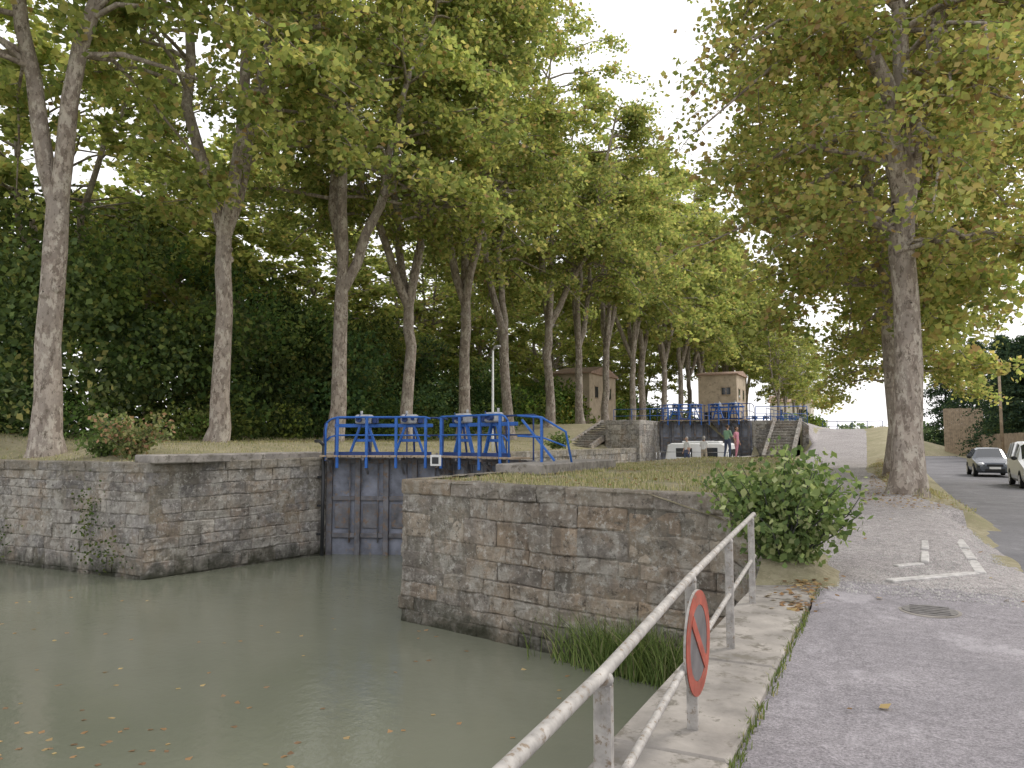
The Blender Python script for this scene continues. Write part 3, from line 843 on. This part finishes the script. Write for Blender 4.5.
bush('green_shrub', (-16.0,37.5,1.2), .9, 1.0, 25, 900, FRESH, (3,2,3,1), .1, .18, 16)

rngi = np.random.default_rng(41); C = []
for (cx, cz, rx, rz, n) in ((-17.4,-.2,.3,.4,160),(-21.5,-.9,.5,.35,240),(-16.9,-1.1,.5,.3,160),(-25,-1,.8,.4,200)):
    C.append(np.column_stack([rngi.normal(cx,rx,n), np.full(n,11.9)-rngi.uniform(0,.12,n), rngi.normal(cz,rz,n)]))
C = np.concatenate(C); C = C[(C[:,2] < 1.1) & (C[:,2] > -1.55)]
v, f = leaf_quads(C, rngi, .05, .1, 0, .8)
add_obj('wall_ivy', quad_mesh('wall_ivy', v, f, np.zeros(len(f)), palette(rngi, len(f), [(.08,.12,.04),(.13,.16,.05),(.06,.09,.04)], (1,1,1)), [M['leafdark']]))

# ---------------------------------------------------------------- grass
def blades(name, P, hmin, hmax, w, seed, cols, wts, lean=.5):
    rng = np.random.default_rng(seed); n = len(P); h = rng.uniform(hmin, hmax, n)[:, None]
    a = rng.uniform(0, 6.28, n); D = np.column_stack([np.cos(a), np.sin(a), np.zeros(n)])
    b = rng.uniform(0, 6.28, n); Ln = np.column_stack([np.cos(b), np.sin(b), np.zeros(n)])*rng.uniform(0, lean, n)[:, None]*h
    Up = np.array([0,0,1.])
    V = np.empty((n,6,3)); V[:,0] = P-D*w/2; V[:,1] = P+D*w/2; m = P+Up*h*.6+Ln*.4
    V[:,2] = m+D*w*.4; V[:,3] = m-D*w*.4; t = P+Up*h+Ln
    V[:,4] = t+D*w*.08; V[:,5] = t-D*w*.08
    i = np.arange(n)[:, None]*6
    F = np.concatenate([i+np.array([0,1,2,3]), i+np.array([3,2,4,5])])
    c = palette(rng, n, cols, wts, .25); 
    return add_obj(name, quad_mesh(name, V.reshape(-1,3), F, np.zeros(2*n), np.concatenate([c,c]), [M['grass']]))
GR = [(.30,.31,.14),(.42,.38,.22),(.54,.47,.31),(.20,.23,.10)]
rngg = np.random.default_rng(9); P = []
def scatter(s0, s1, t0, t1, n, cond=None, thr=-.1):
    for _ in range(n):
        s = rngg.uniform(s0, s1); t = rngg.uniform(t0, t1)
        if noise.noise(Vector((s*.8, t*.8, 3))) < thr-rngg.uniform(0,.25): continue
        if cond and not cond(s, t): continue
        P.append((s, t, H(s,t)-.02))
scatter(-7.7, -1.7, 10.5, 24, 22000, lambda s, t: s < isl_edge(t)+.9 and t > 11.5+(s+8)*-.228+.12 and not (s < -6.7 and 14.9 < t < 20.1), .0)
scatter(-7.6, -3, 24, 46, 7000, lambda s, t: s < isl_edge(t)+.9, .0)
scatter(-34, -15, 12.15, 30, 22000, lambda s, t: not (s > -16.5 and t < 18))
scatter(-30, -15, 30, 46, 7000)
scatter(-1.4, 1.5, 17, 40, 9000, lambda s, t: path_r(t)+.08 < s < 1.5)
scatter(-6, -1, 10.5, 45, 7000, lambda s, t: isl_edge(t)+.4 < s < path_l(t)-.02, -.4)
blades('grass', np.array(P), .03, .10, .014, 10, GR, (3,3,2,2))
P = []
for _ in range(1700):
    t = rngg.uniform(-4, 9.6); s = -.755+rngg.normal(0,.022)
    if noise.noise(Vector((t*1.3, 0, 0))) > -.15: P.append((s, t, .0))
for _ in range(600):
    a = rngg.uniform(0,6.28); r = abs(rngg.normal(0,.5)); P.append((-1.1+r*math.cos(a)*.5, 9.4+r*math.sin(a)*.5, .0))
blades('verge_weeds', np.array(P), .02, .08, .01, 12, [(.16,.2,.07),(.34,.31,.17),(.12,.16,.06)], (3,1,2), .9)
P = []
for _ in range(1900):
    s = rngg.normal(-3.1,.62); tl = 11.5-(s+8)*.228
    P.append((s, tl-.1-abs(rngg.normal(0,.13)), -1.62))
blades('reeds', np.array(P), .2, .85, .016, 13, [(.17,.24,.08),(.27,.34,.12),(.4,.37,.22),(.12,.17,.06)], (3,3,1,2), .9)

def litter(name, P, seed, smin, smax, mat='leafdark', flat=6, k=1.0):
    rng = np.random.default_rng(seed); v, f = leaf_quads(np.array(P), rng, smin, smax, flat, .85)
    return add_obj(name, quad_mesh(name, v, f, np.zeros(len(f)), palette(rng, len(f), [(.28,.17,.09),(.35,.25,.13),(.2,.13,.08),(.4,.3,.15)], (3,2,2,1))*k, [M[mat]]))
P = []
for _ in range(5200):
    r = rngg.random()
    if r < .3: s = rngg.uniform(-7.6,-2); t = rngg.uniform(11.7,38)
    elif r < .7: s = rngg.uniform(-.6,1.5); t = rngg.uniform(17,42); 
    elif r < .97: s = rngg.uniform(-32,-15.8); t = rngg.uniform(12.5,36)
    else: s = rngg.normal(-.85,.12); t = rngg.uniform(7.6,9.6)
    if r < .3 and (t < 11.5-(s+8)*.228+.2 or (s < -6.7 and 14.9 < t < 20.1)): continue
    P.append((s, t, H(s,t)+.035+(.03 if r >= .97 else 0)))
for _ in range(34):
    s = rngg.uniform(-.7,1.4); t = rngg.uniform(2,20); P.append((s, t, H(s,t)+.025))
litter('fallen_leaves', P, 15, .04, .09)
P = []
for _ in range(300):
    s = rngg.uniform(-16,-1.6); t = rngg.uniform(1,11.2)
    if rngg.random() < .5: s = rngg.normal(-7.5,1.3); t = rngg.normal(4.2,1.3)
    if s > -1.5 or (t > 11.4-(s+8)*.228 and s > -8): continue
    P.append((s, t, -1.59))
litter('floating_leaves', P, 16, .06, .12, flat=30, k=1.5)
rngs = np.random.default_rng(18); V = []; F = []
base = np.array([(1,0,0),(0,1,0),(-1,0,0),(0,-1,0)], float)
for _ in range(5200):
    t = 8.9+rngs.exponential(4.8); 
    if t > 30: continue
    a, b = path_l(t), path_r(t); s = rngs.uniform(a-.1, b+.05) if rngs.random() < .8 else (a if rngs.random() < .5 else b)+rngs.normal(0,.08)
    r = rngs.uniform(.005,.016); z = H(s,t)+.004; o = len(V); th = rngs.uniform(0,1.6); ca, sa = math.cos(th), math.sin(th)
    for p in base: V.append((s+r*(p[0]*ca-p[1]*sa), t+r*(p[0]*sa+p[1]*ca)*.8, z-.005))
    for p in base*.6: V.append((s+r*(p[0]*ca-p[1]*sa), t+r*(p[0]*sa+p[1]*ca)*.8, z+r*.6))
    F += [(o+i, o+(i+1) % 4, o+4+(i+1) % 4, o+4+i) for i in range(4)]+[(o+4,o+5,o+6,o+7)]
mb = MB(); mb.add(V, F, 0); mb.build('loose_gravel', [M['kerb']])

# ---------------------------------------------------------------- buildings
def building(name, s0, s1, t0, t1, z0, h, wall, roofh=1.0, over=.35, wins=(), doors=(), roof='tile'):
    root = empty(name, ((s0+s1)/2, (t0+t1)/2, z0)); W = (s1-s0); D = (t1-t0)
    mb = MB(); mb.box((0,0,h/2-.3), (W, D, h+.6)); mb.build('walls', [M[wall]], parent=root)
    mb = MB(); a = W/2+over; d = D/2+over
    mb.add([(-a,-d,h),(a,-d,h),(a,d,h),(-a,d,h),(-a,-d,h+.12),(a,-d,h+.12),(a,d,h+.12),(-a,d,h+.12),(-a,0,h+roofh),(a,0,h+roofh)],
           [(3,2,1,0),(0,1,5,4),(1,2,6,5),(2,3,7,6),(3,0,4,7),(4,5,9,8),(6,7,8,9),(5,6,9),(7,4,8)])
    mb.build('roof', [M[roof]], parent=root)
    mb = MB(); fm = MB()
    for face, x, z, w, hh in list(wins)+list(doors):
        if face == 'f':
            mb.box((x, -D/2-.01, z), (w, .06, hh)); 
            fm.box((x, -D/2-.03, z-hh/2-.05), (w+.2, .14, .08)); fm.box((x, -D/2-.03, z+hh/2+.06), (w+.2, .1, .1))
            fm.box((x, -D/2-.05, z), (.05, .05, hh-.02))
        else:
            mb.box((W/2+.01, x, z), (.06, w, hh))
            fm.box((W/2+.03, x, z-hh/2-.05), (.14, w+.2, .08)); fm.box((W/2+.03, x, z+hh/2+.06), (.1, w+.2, .1))
    mb.build('openings', [M['glass']], parent=root); fm.build('frames', [M['wood']], parent=root)
    return root
building('lock_keeper_house', -19.8, -15.4, 88.5, 94.5, 2.7, 6.5, 'render', .6, .25,
         wins=[('f',1.0,4.6,1.0,.8),('r',-1.4,4.3,.9,1.1),('r',1.4,4.3,.9,1.1),('f',-1.1,1.6,.8,1.2)], doors=[('f',1.0,1.1,1.0,2.1),('r',0,1.1,1.0,2.1)])
building('stone_house', -30.4, -26.4, 70, 78, 2.5, 5.8, 'render', 1.0, .3, wins=[('r',-2,4.0,.9,1.1),('r',2,4.0,.9,1.1)], doors=[('f',0,1.1,1,2.1)])
building('white_house', -22, -14, 165, 172, 2.5, 7, 'render2', 1.6, .5, wins=[('f',-2,4.8,1,1.3),('f',2,4.8,1,1.3),('f',-2,1.5,1,1.3)], doors=[('f',2,1.1,1,2.1)])
# plank hoarding at the end of the road, wooden fence along it
mb = MB(); s = 6.2
while s < 10.2:
    mb.box((s, 106+random.uniform(-.01,.01), 2.6+random.uniform(-.04,.04)), (.2,.04,5.8)); s += .215
for z in (.6, 2.8, 5.0): mb.box((8.2, 106.06, z), (4.2,.07,.12))
for x in (6.2, 8.2, 10.2): mb.box((x, 106.16, 2.4), (.14,.14,5.8))
mb.build('wooden_hoarding', [M['wood']])
mb = MB(); t = 44.0
while t < 105:
    mb.box((8.9+random.uniform(-.01,.01), t, .95+random.uniform(-.03,.03)), (.03,.14,2.5)); t += .155
for z in (.1, 1.8): mb.box((8.97, 74.5, z), (.06, 61, .1))
mb.build('wooden_fence', [M['wood']])
mb = MB(); mb.tube([(8.2,72,-.4),(8.2,72,8.2)], [.14,.09], 10); mb.box((8.2,72,7.7), (1.3,.09,.1)); 
for x in (-.5,0,.5): mb.tube([(8.2+x,72,7.75),(8.2+x,72,7.95)], .035, 8)
mb.build('utility_pole', [M['wood']])
root = empty('street_lamp', (-16.4,30.8,1.15))
mb = MB(); mb.tube([(0,0,-.1),(0,0,.5),(0,0,4.7)], [.075,.06,.045], 10); mb.tube([(0,0,4.65),(.12,-.1,4.78),(.3,-.25,4.8)], .03, 8); mb.build('pole', [M['wpaint']], parent=root)
mb = MB(); mb.box((.4,-.32,4.8), (.42,.2,.09), -.7, 0, bev=.02); mb.build('lantern', [M['grey']], parent=root)

def conifer(name, loc, h, r, seed, cols):
    rng = np.random.default_rng(seed); VV = []; FF = []; off = 0; nt = 0; C = []
    v, f = tube([(0,0,-.3),(0,0,h*.5),(0,0,h)], [.25,.15,.03], 8); VV.append(v); FF.append(f); off = len(v); nt = len(f)
    for k in range(190):
        fz = rng.uniform(.02,1); a = rng.uniform(0,6.28); L = r*(1-fz)**.6*rng.uniform(.6,1.15)+.3
        g = np.linspace(0,1,4); p = np.column_stack([L*g*math.cos(a), L*g*math.sin(a), fz*h+L*(.15*g-.3*g*g)])
        v, f = tube(p, .035*(1-g*.8), 3); VV.append(v); FF.append(f+off); off += len(v); nt += len(f)
        q = rng.uniform(.15,1.05,60); c = np.stack([np.interp(q, g, p[:, j]) for j in range(3)], 1)+rng.normal(0,1,(60,3))*np.array([.28,.28,.16]); C.append(c)
    C = np.concatenate(C); v, f = leaf_quads(C, rng, .2, .45, .2, .5); VV.append(v); FF.append(f+off)
    col = np.concatenate([np.full((nt,3),.06), palette(rng, len(C), cols, [1]*len(cols), .3)])
    return add_obj(name, quad_mesh(name, np.concatenate(VV), np.concatenate(FF), np.zeros(nt+len(f)), col, [M['leafdark']]), loc)
DC = [(.035,.06,.045),(.05,.08,.05),(.07,.10,.055)]
for (s, t, h, r, sd) in ((11.6,84,11.5,4.4,51),(13.5,72,11,4.0,52),(15,63,11.5,3.8,53),(11.4,96,13,4.6,54),(10.5,115,15,5.5,55),(14,120,16,5,56),(7.5,124,13,5,57)):
    conifer('conifer_tree', (s,t,-.3), h, r, sd, DC)
el = []
for i in range(46):
    t = rng.uniform(40,125); s = rng.uniform(10.5,24); r = rng.uniform(1.5,3.2); el.append(((s,t,rng.uniform(.5,4.2)), (r,r,r)))
thicket('garden_trees', el, 6, 70, .3,.55, [(.07,.11,.05),(.1,.14,.05),(.14,.17,.06)], (3,2,1))
el = []
for i in range(120):
    s = rng.uniform(-150,220); t = 240+rng.normal(0,8); r = rng.uniform(3,5); el.append(((s,t,1.0+rng.uniform(0,3)), (r*1.5,r,r*.8)))
thicket('distant_trees', el, 7, 30, .8, 1.4, [(.15,.18,.11),(.18,.21,.12)], (1,1))
el = []
for i in range(16):
    t = rng.uniform(92,120); s = rng.uniform(-10.5,-8.5); r = rng.uniform(.8,1.6); el.append(((s,t,2.6+r*.6), (r,r,r)))
thicket('path_hedge', el, 8, 110, .25,.45, [(.10,.15,.05),(.15,.2,.06)], (1,1))

# ---------------------------------------------------------------- vehicles
def car(name, loc, rotz, paint, st, wheels, L):
    root = empty(name, loc, rotz)
    mb = MB(); rings = []
    for (x, w, zb, belt, roof, wr) in st:
        half = [(0,zb),(w*.85,zb),(w*.97,zb+.12),(w,zb+.28),(w*.985,belt),(wr,max(belt+.01,roof-.07)),(wr*.8,roof),(0,roof+.015)]
        ring = [(p[0], x, p[1]) for p in half]+[(-p[0], x, p[1]) for p in half[-2:0:-1]]
        rings.append(ring)
    n = len(rings[0])
    for i in range(len(rings)-1):
        for k in range(n):
            j = (k+1) % n
            cab = st[i][4]-st[i][3] > .2 and st[i+1][4]-st[i+1][3] > .2
            tr = (st[i][4]-st[i][3] > .2) != (st[i+1][4]-st[i+1][3] > .2)
            side = k in (4,9)
            mt = 0
            if side and cab: mt = 1
            if tr and k in (5,6,7,8): mt = 1
            V = [rings[i][k], rings[i][j], rings[i+1][j], rings[i+1][k]]
            mb.add(V, [(3,2,1,0)], mt, smooth=False)
    for ring, rev in ((rings[0], False), (rings[-1], True)):
        mb.add(ring, [tuple(range(n))[::-1] if rev else tuple(range(n))], 0)
    mb.build('body', [M[paint], M['glass']], parent=root)
    mb = MB()
    for i, s_ in enumerate(st):
        if s_[4]-s_[3] > .2:
            for sg in (1,-1):
                mb.beam((sg*(s_[1]*.985+.005), s_[0], s_[3]), (sg*(s_[5]+.005), s_[0], s_[4]-.06), .03, .07)
    fx = st[0][0]; w0 = st[1][1]
    mb.build('pillars', [M[paint]], parent=root)
    mb = MB()
    for y in wheels:
        for sg in (1,-1):
            xw = sg*(st[3][1]-.09)
            mb.tube([(xw-.1,y,.31),(xw-.085,y,.31),(xw+.085,y,.31),(xw+.1,y,.31)], [.27,.31,.31,.27], 24, 0)
            mb.tube([(xw+sg*.101,y,.31),(xw+sg*.108,y,.31)], .19, 16, 1)
            mb.tube([(sg*(st[3][1]-.02),y,.33),(sg*(st[3][1]+.004),y,.33)], .36, 24, 0)
    mb.build('wheels', [M['rubber'], M['chrome']], parent=root)
    mb = MB()
    for sg in (1,-1):
        mb.sphere((sg*w0*.74, fx+.12, .66), (.17,.1,.09), 0)
        mb.sphere((sg*(st[4][1]+.1), st[4][0]+.1, st[4][3]+.08), (.11,.06,.08), 1)
        mb.sphere((sg*w0*.74, fx+.06, .4), (.08,.05,.05), 0)
    mb.box((0, fx-.005, .6), (w0*.9,.04,.12), 0, 1, bev=.01); mb.box((0, fx-.01, .36), (w0*1.1,.05,.14), 0, 1, bev=.01)
    mb.box((0, fx-.04, .47), (.5,.02,.11), 0, 2)
    mb.build('trim', [M['lamp'], M['rubber'], M['wpaint']], parent=root)
hatch = [(0,.66,.3,.5,.56,.5),(.12,.8,.22,.68,.72,.62),(.5,.85,.2,.8,.84,.68),(.95,.87,.2,.88,.93,.7),(1.2,.87,.2,.92,.98,.7),(1.85,.87,.2,.94,1.42,.6),(2.4,.87,.2,.95,1.48,.6),(3.2,.86,.2,.97,1.44,.58),(3.65,.84,.22,.98,1.36,.56),(3.95,.8,.25,.93,1.0,.62),(4.02,.7,.35,.7,.74,.5)]
van = [(0,.7,.3,.55,.62,.55),(.12,.85,.22,.78,.84,.66),(.5,.9,.2,.95,1.0,.72),(.85,.91,.2,1.05,1.12,.74),(1.05,.91,.2,1.08,1.18,.76),(1.7,.91,.2,1.1,1.72,.7),(2.2,.91,.2,1.1,1.8,.72),(3.4,.91,.2,1.1,1.82,.72),(4.2,.9,.22,1.1,1.78,.7),(4.35,.86,.25,1.0,1.1,.7)]
car('parked_car', (4.8, 45.3, R_h(47)), .03, 'carg', hatch, (.78,3.25), 4.0)
car('parked_van', (5.45, 34.6, R_h(36)), 0, 'carw', van, (.8,3.5), 4.4)

# ---------------------------------------------------------------- boat
root = empty('canal_boat', (-10.0, 42.3, -.95)); root.scale = (1.3,1,1.1)
mb = MB(); rings = []
for y, w, sh in ((0,1.5,1.15),(.2,1.62,1.15),(2,1.7,1.15),(5,1.7,1.2),(6.8,1.4,1.3),(7.8,.8,1.42),(8.4,.08,1.5)):
    rings.append([(-w,y,sh),(-w*1.02,y,sh-.12),(-w*.97,y,.3),(-w*.8,y,-.3),(w*.8,y,-.3),(w*.97,y,.3),(w*1.02,y,sh-.12),(w,y,sh)])
for i in range(len(rings)-1):
    for k in range(8):
        j = (k+1) % 8; mb.add([rings[i][k], rings[i][j], rings[i+1][j], rings[i+1][k]], [(0,1,2,3)], 0)
mb.add(rings[0], [tuple(range(8))], 0)
for i in range(len(rings)-1):
    for sg in (0, 7):
        a = Vector(rings[i][sg]); b = Vector(rings[i+1][sg]); mb.beam(a-Vector((0,0,.2)), b-Vector((0,0,.2)), .05, .07, 1)
mb.build('hull', [M['white'], M['dblue']], parent=root)
mb = MB(); rings = []
for y, w, z in ((1.6,1.35,2.15),(1.75,1.42,2.2),(5.3,1.35,2.2),(6.4,1.1,1.5)):
    rings.append([(-w*1.04,y,1.1),(-w*.93,y,z-.1),(-w*.8,y,z),(w*.8,y,z),(w*.93,y,z-.1),(w*1.04,y,1.1)])
for i in range(3):
    for k in range(5): mb.add([rings[i][k], rings[i][k+1], rings[i+1][k+1], rings[i+1][k]], [(0,1,2,3)], 0)
mb.add(rings[0], [tuple(range(6))], 0); mb.add(rings[-1], [tuple(range(6))[::-1]], 0)
for y in (2.3,3.5,4.7):
    for sg in (1,-1): mb.box((sg*1.385,y,1.68), (.06,.85,.42), 0, 1, bev=.02)
mb.box((-.55,1.62,1.7), (.75,.06,.5), 0, 1, bev=.02); mb.box((.6,1.62,1.55), (.7,.06,.85), 0, 1, bev=.02)
mb.box((0,3.3,2.26), (1.7,1.1,.1), 0, 0, bev=.03); mb.box((0,4.7,2.27), (.6,.6,.1), 0, 0, bev=.03)
mb.build('cabin', [M['white'], M['glass']], parent=root)
mb = MB()
mb.tube([(-1.45,1.5,1.75),(-1.5,.1,1.75),(1.5,.1,1.75),(1.45,1.5,1.75)], .022, 8)
for p in ((-1.5,.1),(0,.1),(1.5,.1),(-1.48,.8),(1.48,.8)): mb.tube([(p[0],p[1],1.1),(p[0],p[1],1.75)], .018, 6)
mb.tube([(-1.2,5.5,1.7),(-.7,7.7,1.95),(0,8.3,2.0),(.7,7.7,1.95),(1.2,5.5,1.7)], .02, 8)
mb.box((0,.85,.98), (2.9,1.5,.06)); 
mb.build('rails_and_deck', [M['chrome']], parent=root)
mb = MB()
for y in (1,3.5,6):
    for sg in (1,-1): mb.sphere((sg*1.83,y,.75), (.11,.11,.3), 0)
mb.build('fenders', [M['dblue']], parent=root)

# ---------------------------------------------------------------- people
def person(name, loc, rotz, shirt, pants, hairm, h=1.7, arm='down', female=True):
    k = h/1.7
    J = {'pel':(0,0,.93,.145),'wai':(0,.005,1.08,.125),'che':(0,.0,1.27,.15),'nec':(0,.01,1.43,.065),'hd':(0,-.005,1.52,.06),
         'sl':(-.175,0,1.375,.062),'sr':(.175,0,1.375,.062),
         'hl':(-.095,0,.88,.1),'hr':(.095,0,.88,.1),'kl':(-.11,-.05,.49,.062),'kr':(.11,.03,.49,.062),
         'al':(-.115,.0,.09,.042),'ar':(.12,.12,.09,.042),'fl':(-.13,-.15,.035,.036),'fr':(.14,-.02,.035,.036)}
    if arm == 'down':
        J.update({'el':(-.235,.03,1.09,.043),'er':(.235,.03,1.09,.043),'wl':(-.245,-.06,.85,.029),'wr':(.245,-.06,.85,.029)})
    else:
        J.update({'el':(-.25,-.05,1.10,.043),'er':(.25,-.05,1.12,.043),'wl':(-.12,-.27,1.13,.029),'wr':(.14,-.28,1.2,.029)})
    names = list(J); E = [('pel','wai'),('wai','che'),('che','nec'),('nec','hd'),('che','sl'),('che','sr'),('pel','hl'),('pel','hr'),('hl','kl'),('hr','kr'),('kl','al'),('kr','ar'),('al','fl'),('ar','fr'),('sl','el'),('sr','er'),('el','wl'),('er','wr')]
    me = bpy.data.meshes.new('tmp'); me.from_pydata([tuple(c*k for c in J[n][:3]) for n in names], [(names.index(a), names.index(b)) for a, b in E], [])
    o = bpy.data.objects.new('tmp', me); scene.collection.objects.link(o)
    o.modifiers.new('s', 'SKIN')
    for i, n in enumerate(names):
        sv = me.skin_vertices[0].data[i]; r = J[n][3]*k; sv.radius = (r*(1.18 if n in ('che','wai','pel') else 1), r*(.85 if n in ('che','wai','pel') else 1)); sv.use_root = (n == 'pel')
    sb = o.modifiers.new('u', 'SUBSURF'); sb.levels = 2; sb.render_levels = 2
    dg = bpy.context.evaluated_depsgraph_get(); em = bpy.data.meshes.new_from_object(o.evaluated_get(dg))
    bpy.data.objects.remove(o)
    mb = MB(); mb.v = [tuple(v.co) for v in em.vertices]
    segs = [(np.array(J[a][:3])*k, np.array(J[b][:3])*k, b) for a, b in E]
    for p in em.polygons:
        c = np.array(p.center); best = None; bd = 9
        for a, b, nm in segs:
            ab = b-a; u = min(1, max(0, np.dot(c-a, ab)/np.dot(ab, ab))); d = np.linalg.norm(c-a-ab*u)
            if d < bd: bd = d; best = nm
        mt = 0
        if best in ('hl','hr','kl','kr','al','ar'): mt = 1
        if best in ('fl','fr'): mt = 4
        if best in ('wl','wr') or (best in ('nec','hd') and c[2] > 1.425*k): mt = 2
        if best == 'wai' and c[2] < .96*k: mt = 1
        mb.f.append(tuple(p.vertices)); mb.m.append(mt); mb.c.append((1,1,1)); mb.s.append(True)
    hc = (0, -.015*k, 1.60*k)
    def shp(p):
        x, y, z = p
        if z < 0: x *= 1+.28*z; y *= 1+.12*z
        if y < -.8 and abs(x) < .35 and -.35 < z < .15: y -= .16
        return (x, y, z)
    mb.sphere(hc, (.075*k,.092*k,.112*k), 2, 20, 16, shp)
    for sg in (1,-1):
        mb.sphere((sg*.028*k, hc[1]-.083*k, hc[2]+.01*k), (.011*k,.008*k,.007*k), 5, 8, 6)
        mb.sphere((sg*.077*k, hc[1]+.005, hc[2]-.005), (.012*k,.02*k,.03*k), 2, 8, 6)
    mb.sphere((0, hc[1]-.078*k, hc[2]-.055*k), (.022*k,.009*k,.006*k), 6, 8, 6)
    def hr(p):
        x, y, z = p
        if y < -.2 and z < .45: y = -.2-(.45-z)*.05; 
        return (x, y, max(z, -.9 if female else -.45))
    mb.sphere((0, hc[1]+.014*k, hc[2]+.014*k), (.086*k,.1*k,.118*k), 3, 18, 12, hr)
    for w, e_ in (('wl','el'),('wr','er')):
        W = Vector(J[w][:3])*k; D = (W-Vector(J[e_][:3])*k).normalized(); sd = Vector((0,1,0)) if abs(D.y) < .7 else Vector((0,0,1))
        palm = W+D*.045*k
        mb.sphere(palm, (.02*k,.032*k,.045*k), 2, 10, 8) if abs(D.z) > .6 else mb.sphere(palm, (.03*k,.045*k,.02*k), 2, 10, 8)
        for fi in range(4):
            b = palm+D*.03*k+sd*(fi-1.5)*.016*k; ln = (.06,.072,.068,.052)[fi]*k; cu = Vector((0,-.012,0)) if abs(D.z) > .6 else Vector((0,0,-.015))
            mb.tube([b, b+D*ln*.5+cu*.3, b+D*ln+cu], [.0085*k,.0078*k,.006*k], 6, 2)
        b = palm-D*.01*k-sd*.028*k; mb.tube([b, b+D*.03*k-sd*.015*k, b+D*.055*k-sd*.018*k], [.01*k,.009*k,.007*k], 6, 2)
    return mb.build(name, [shirt, pants, M['skin'], hairm, M['rubber'], M['dark'], M['red']], loc, rotz)
person('person', (-7.35,39.3,H(-7.35,39.3)), 2.6, M['shirtg'], M['jeans'], M['hair'], 1.72, 'bent', False)
person('person', (-7.05,40.1,H(-7.05,40.1)), 1.3, M['shirtp'], M['shirtp'], M['hair'], 1.66, 'down')
person('person', (-9.4,43.2,.16), 2.9, M['shirtw'], M['beigep'], M['hairg'], 1.7, 'bent')
person('person', (-10.4,43.3,.16), -.6, M['shirtw'], M['jeans'], M['hairg'], 1.66, 'down')

# ---------------------------------------------------------------- world, sun, camera
w = bpy.data.worlds.new('World'); scene.world = w; w.use_nodes = True
nt = w.node_tree; bg = nt.nodes['Background']
sky = nt.nodes.new('ShaderNodeTexSky'); sky.sky_type = 'NISHITA'; sky.sun_disc = False
SUN_EL, SUN_AZ = math.radians(42), math.radians(35)
sky.sun_elevation = SUN_EL; sky.sun_rotation = SUN_AZ; sky.dust_density = 4; sky.air_density = 1.2
mx = nt.nodes.new('ShaderNodeMixRGB'); mx.inputs[0].default_value = .87
nt.links.new(sky.outputs[0], mx.inputs[1]); mx.inputs[2].default_value = (10.4,10.3,10.5,1)
nt.links.new(mx.outputs[0], bg.inputs['Color']); bg.inputs['Strength'].default_value = .15
sl = bpy.data.lights.new('sun', 'SUN'); sl.energy = 1.9; sl.angle = math.radians(14); sl.color = (1,.95,.88)
so = bpy.data.objects.new('sun', sl); scene.collection.objects.link(so)
d = Vector((math.sin(SUN_AZ)*math.cos(SUN_EL), math.cos(SUN_AZ)*math.cos(SUN_EL), math.sin(SUN_EL)))
so.rotation_euler = d.to_track_quat('Z', 'Y').to_euler(); so.location = (0,0,60)

cam = bpy.data.cameras.new('camera'); cam.sensor_width = 36; cam.lens = 26.4; cam.clip_end = 6000; cam.clip_start = .05
co = bpy.data.objects.new('camera', cam); scene.collection.objects.link(co)
co.location = (0,0,1.65); co.rotation_euler = (math.radians(90+4.27), 0, math.radians(26.565))
scene.camera = co
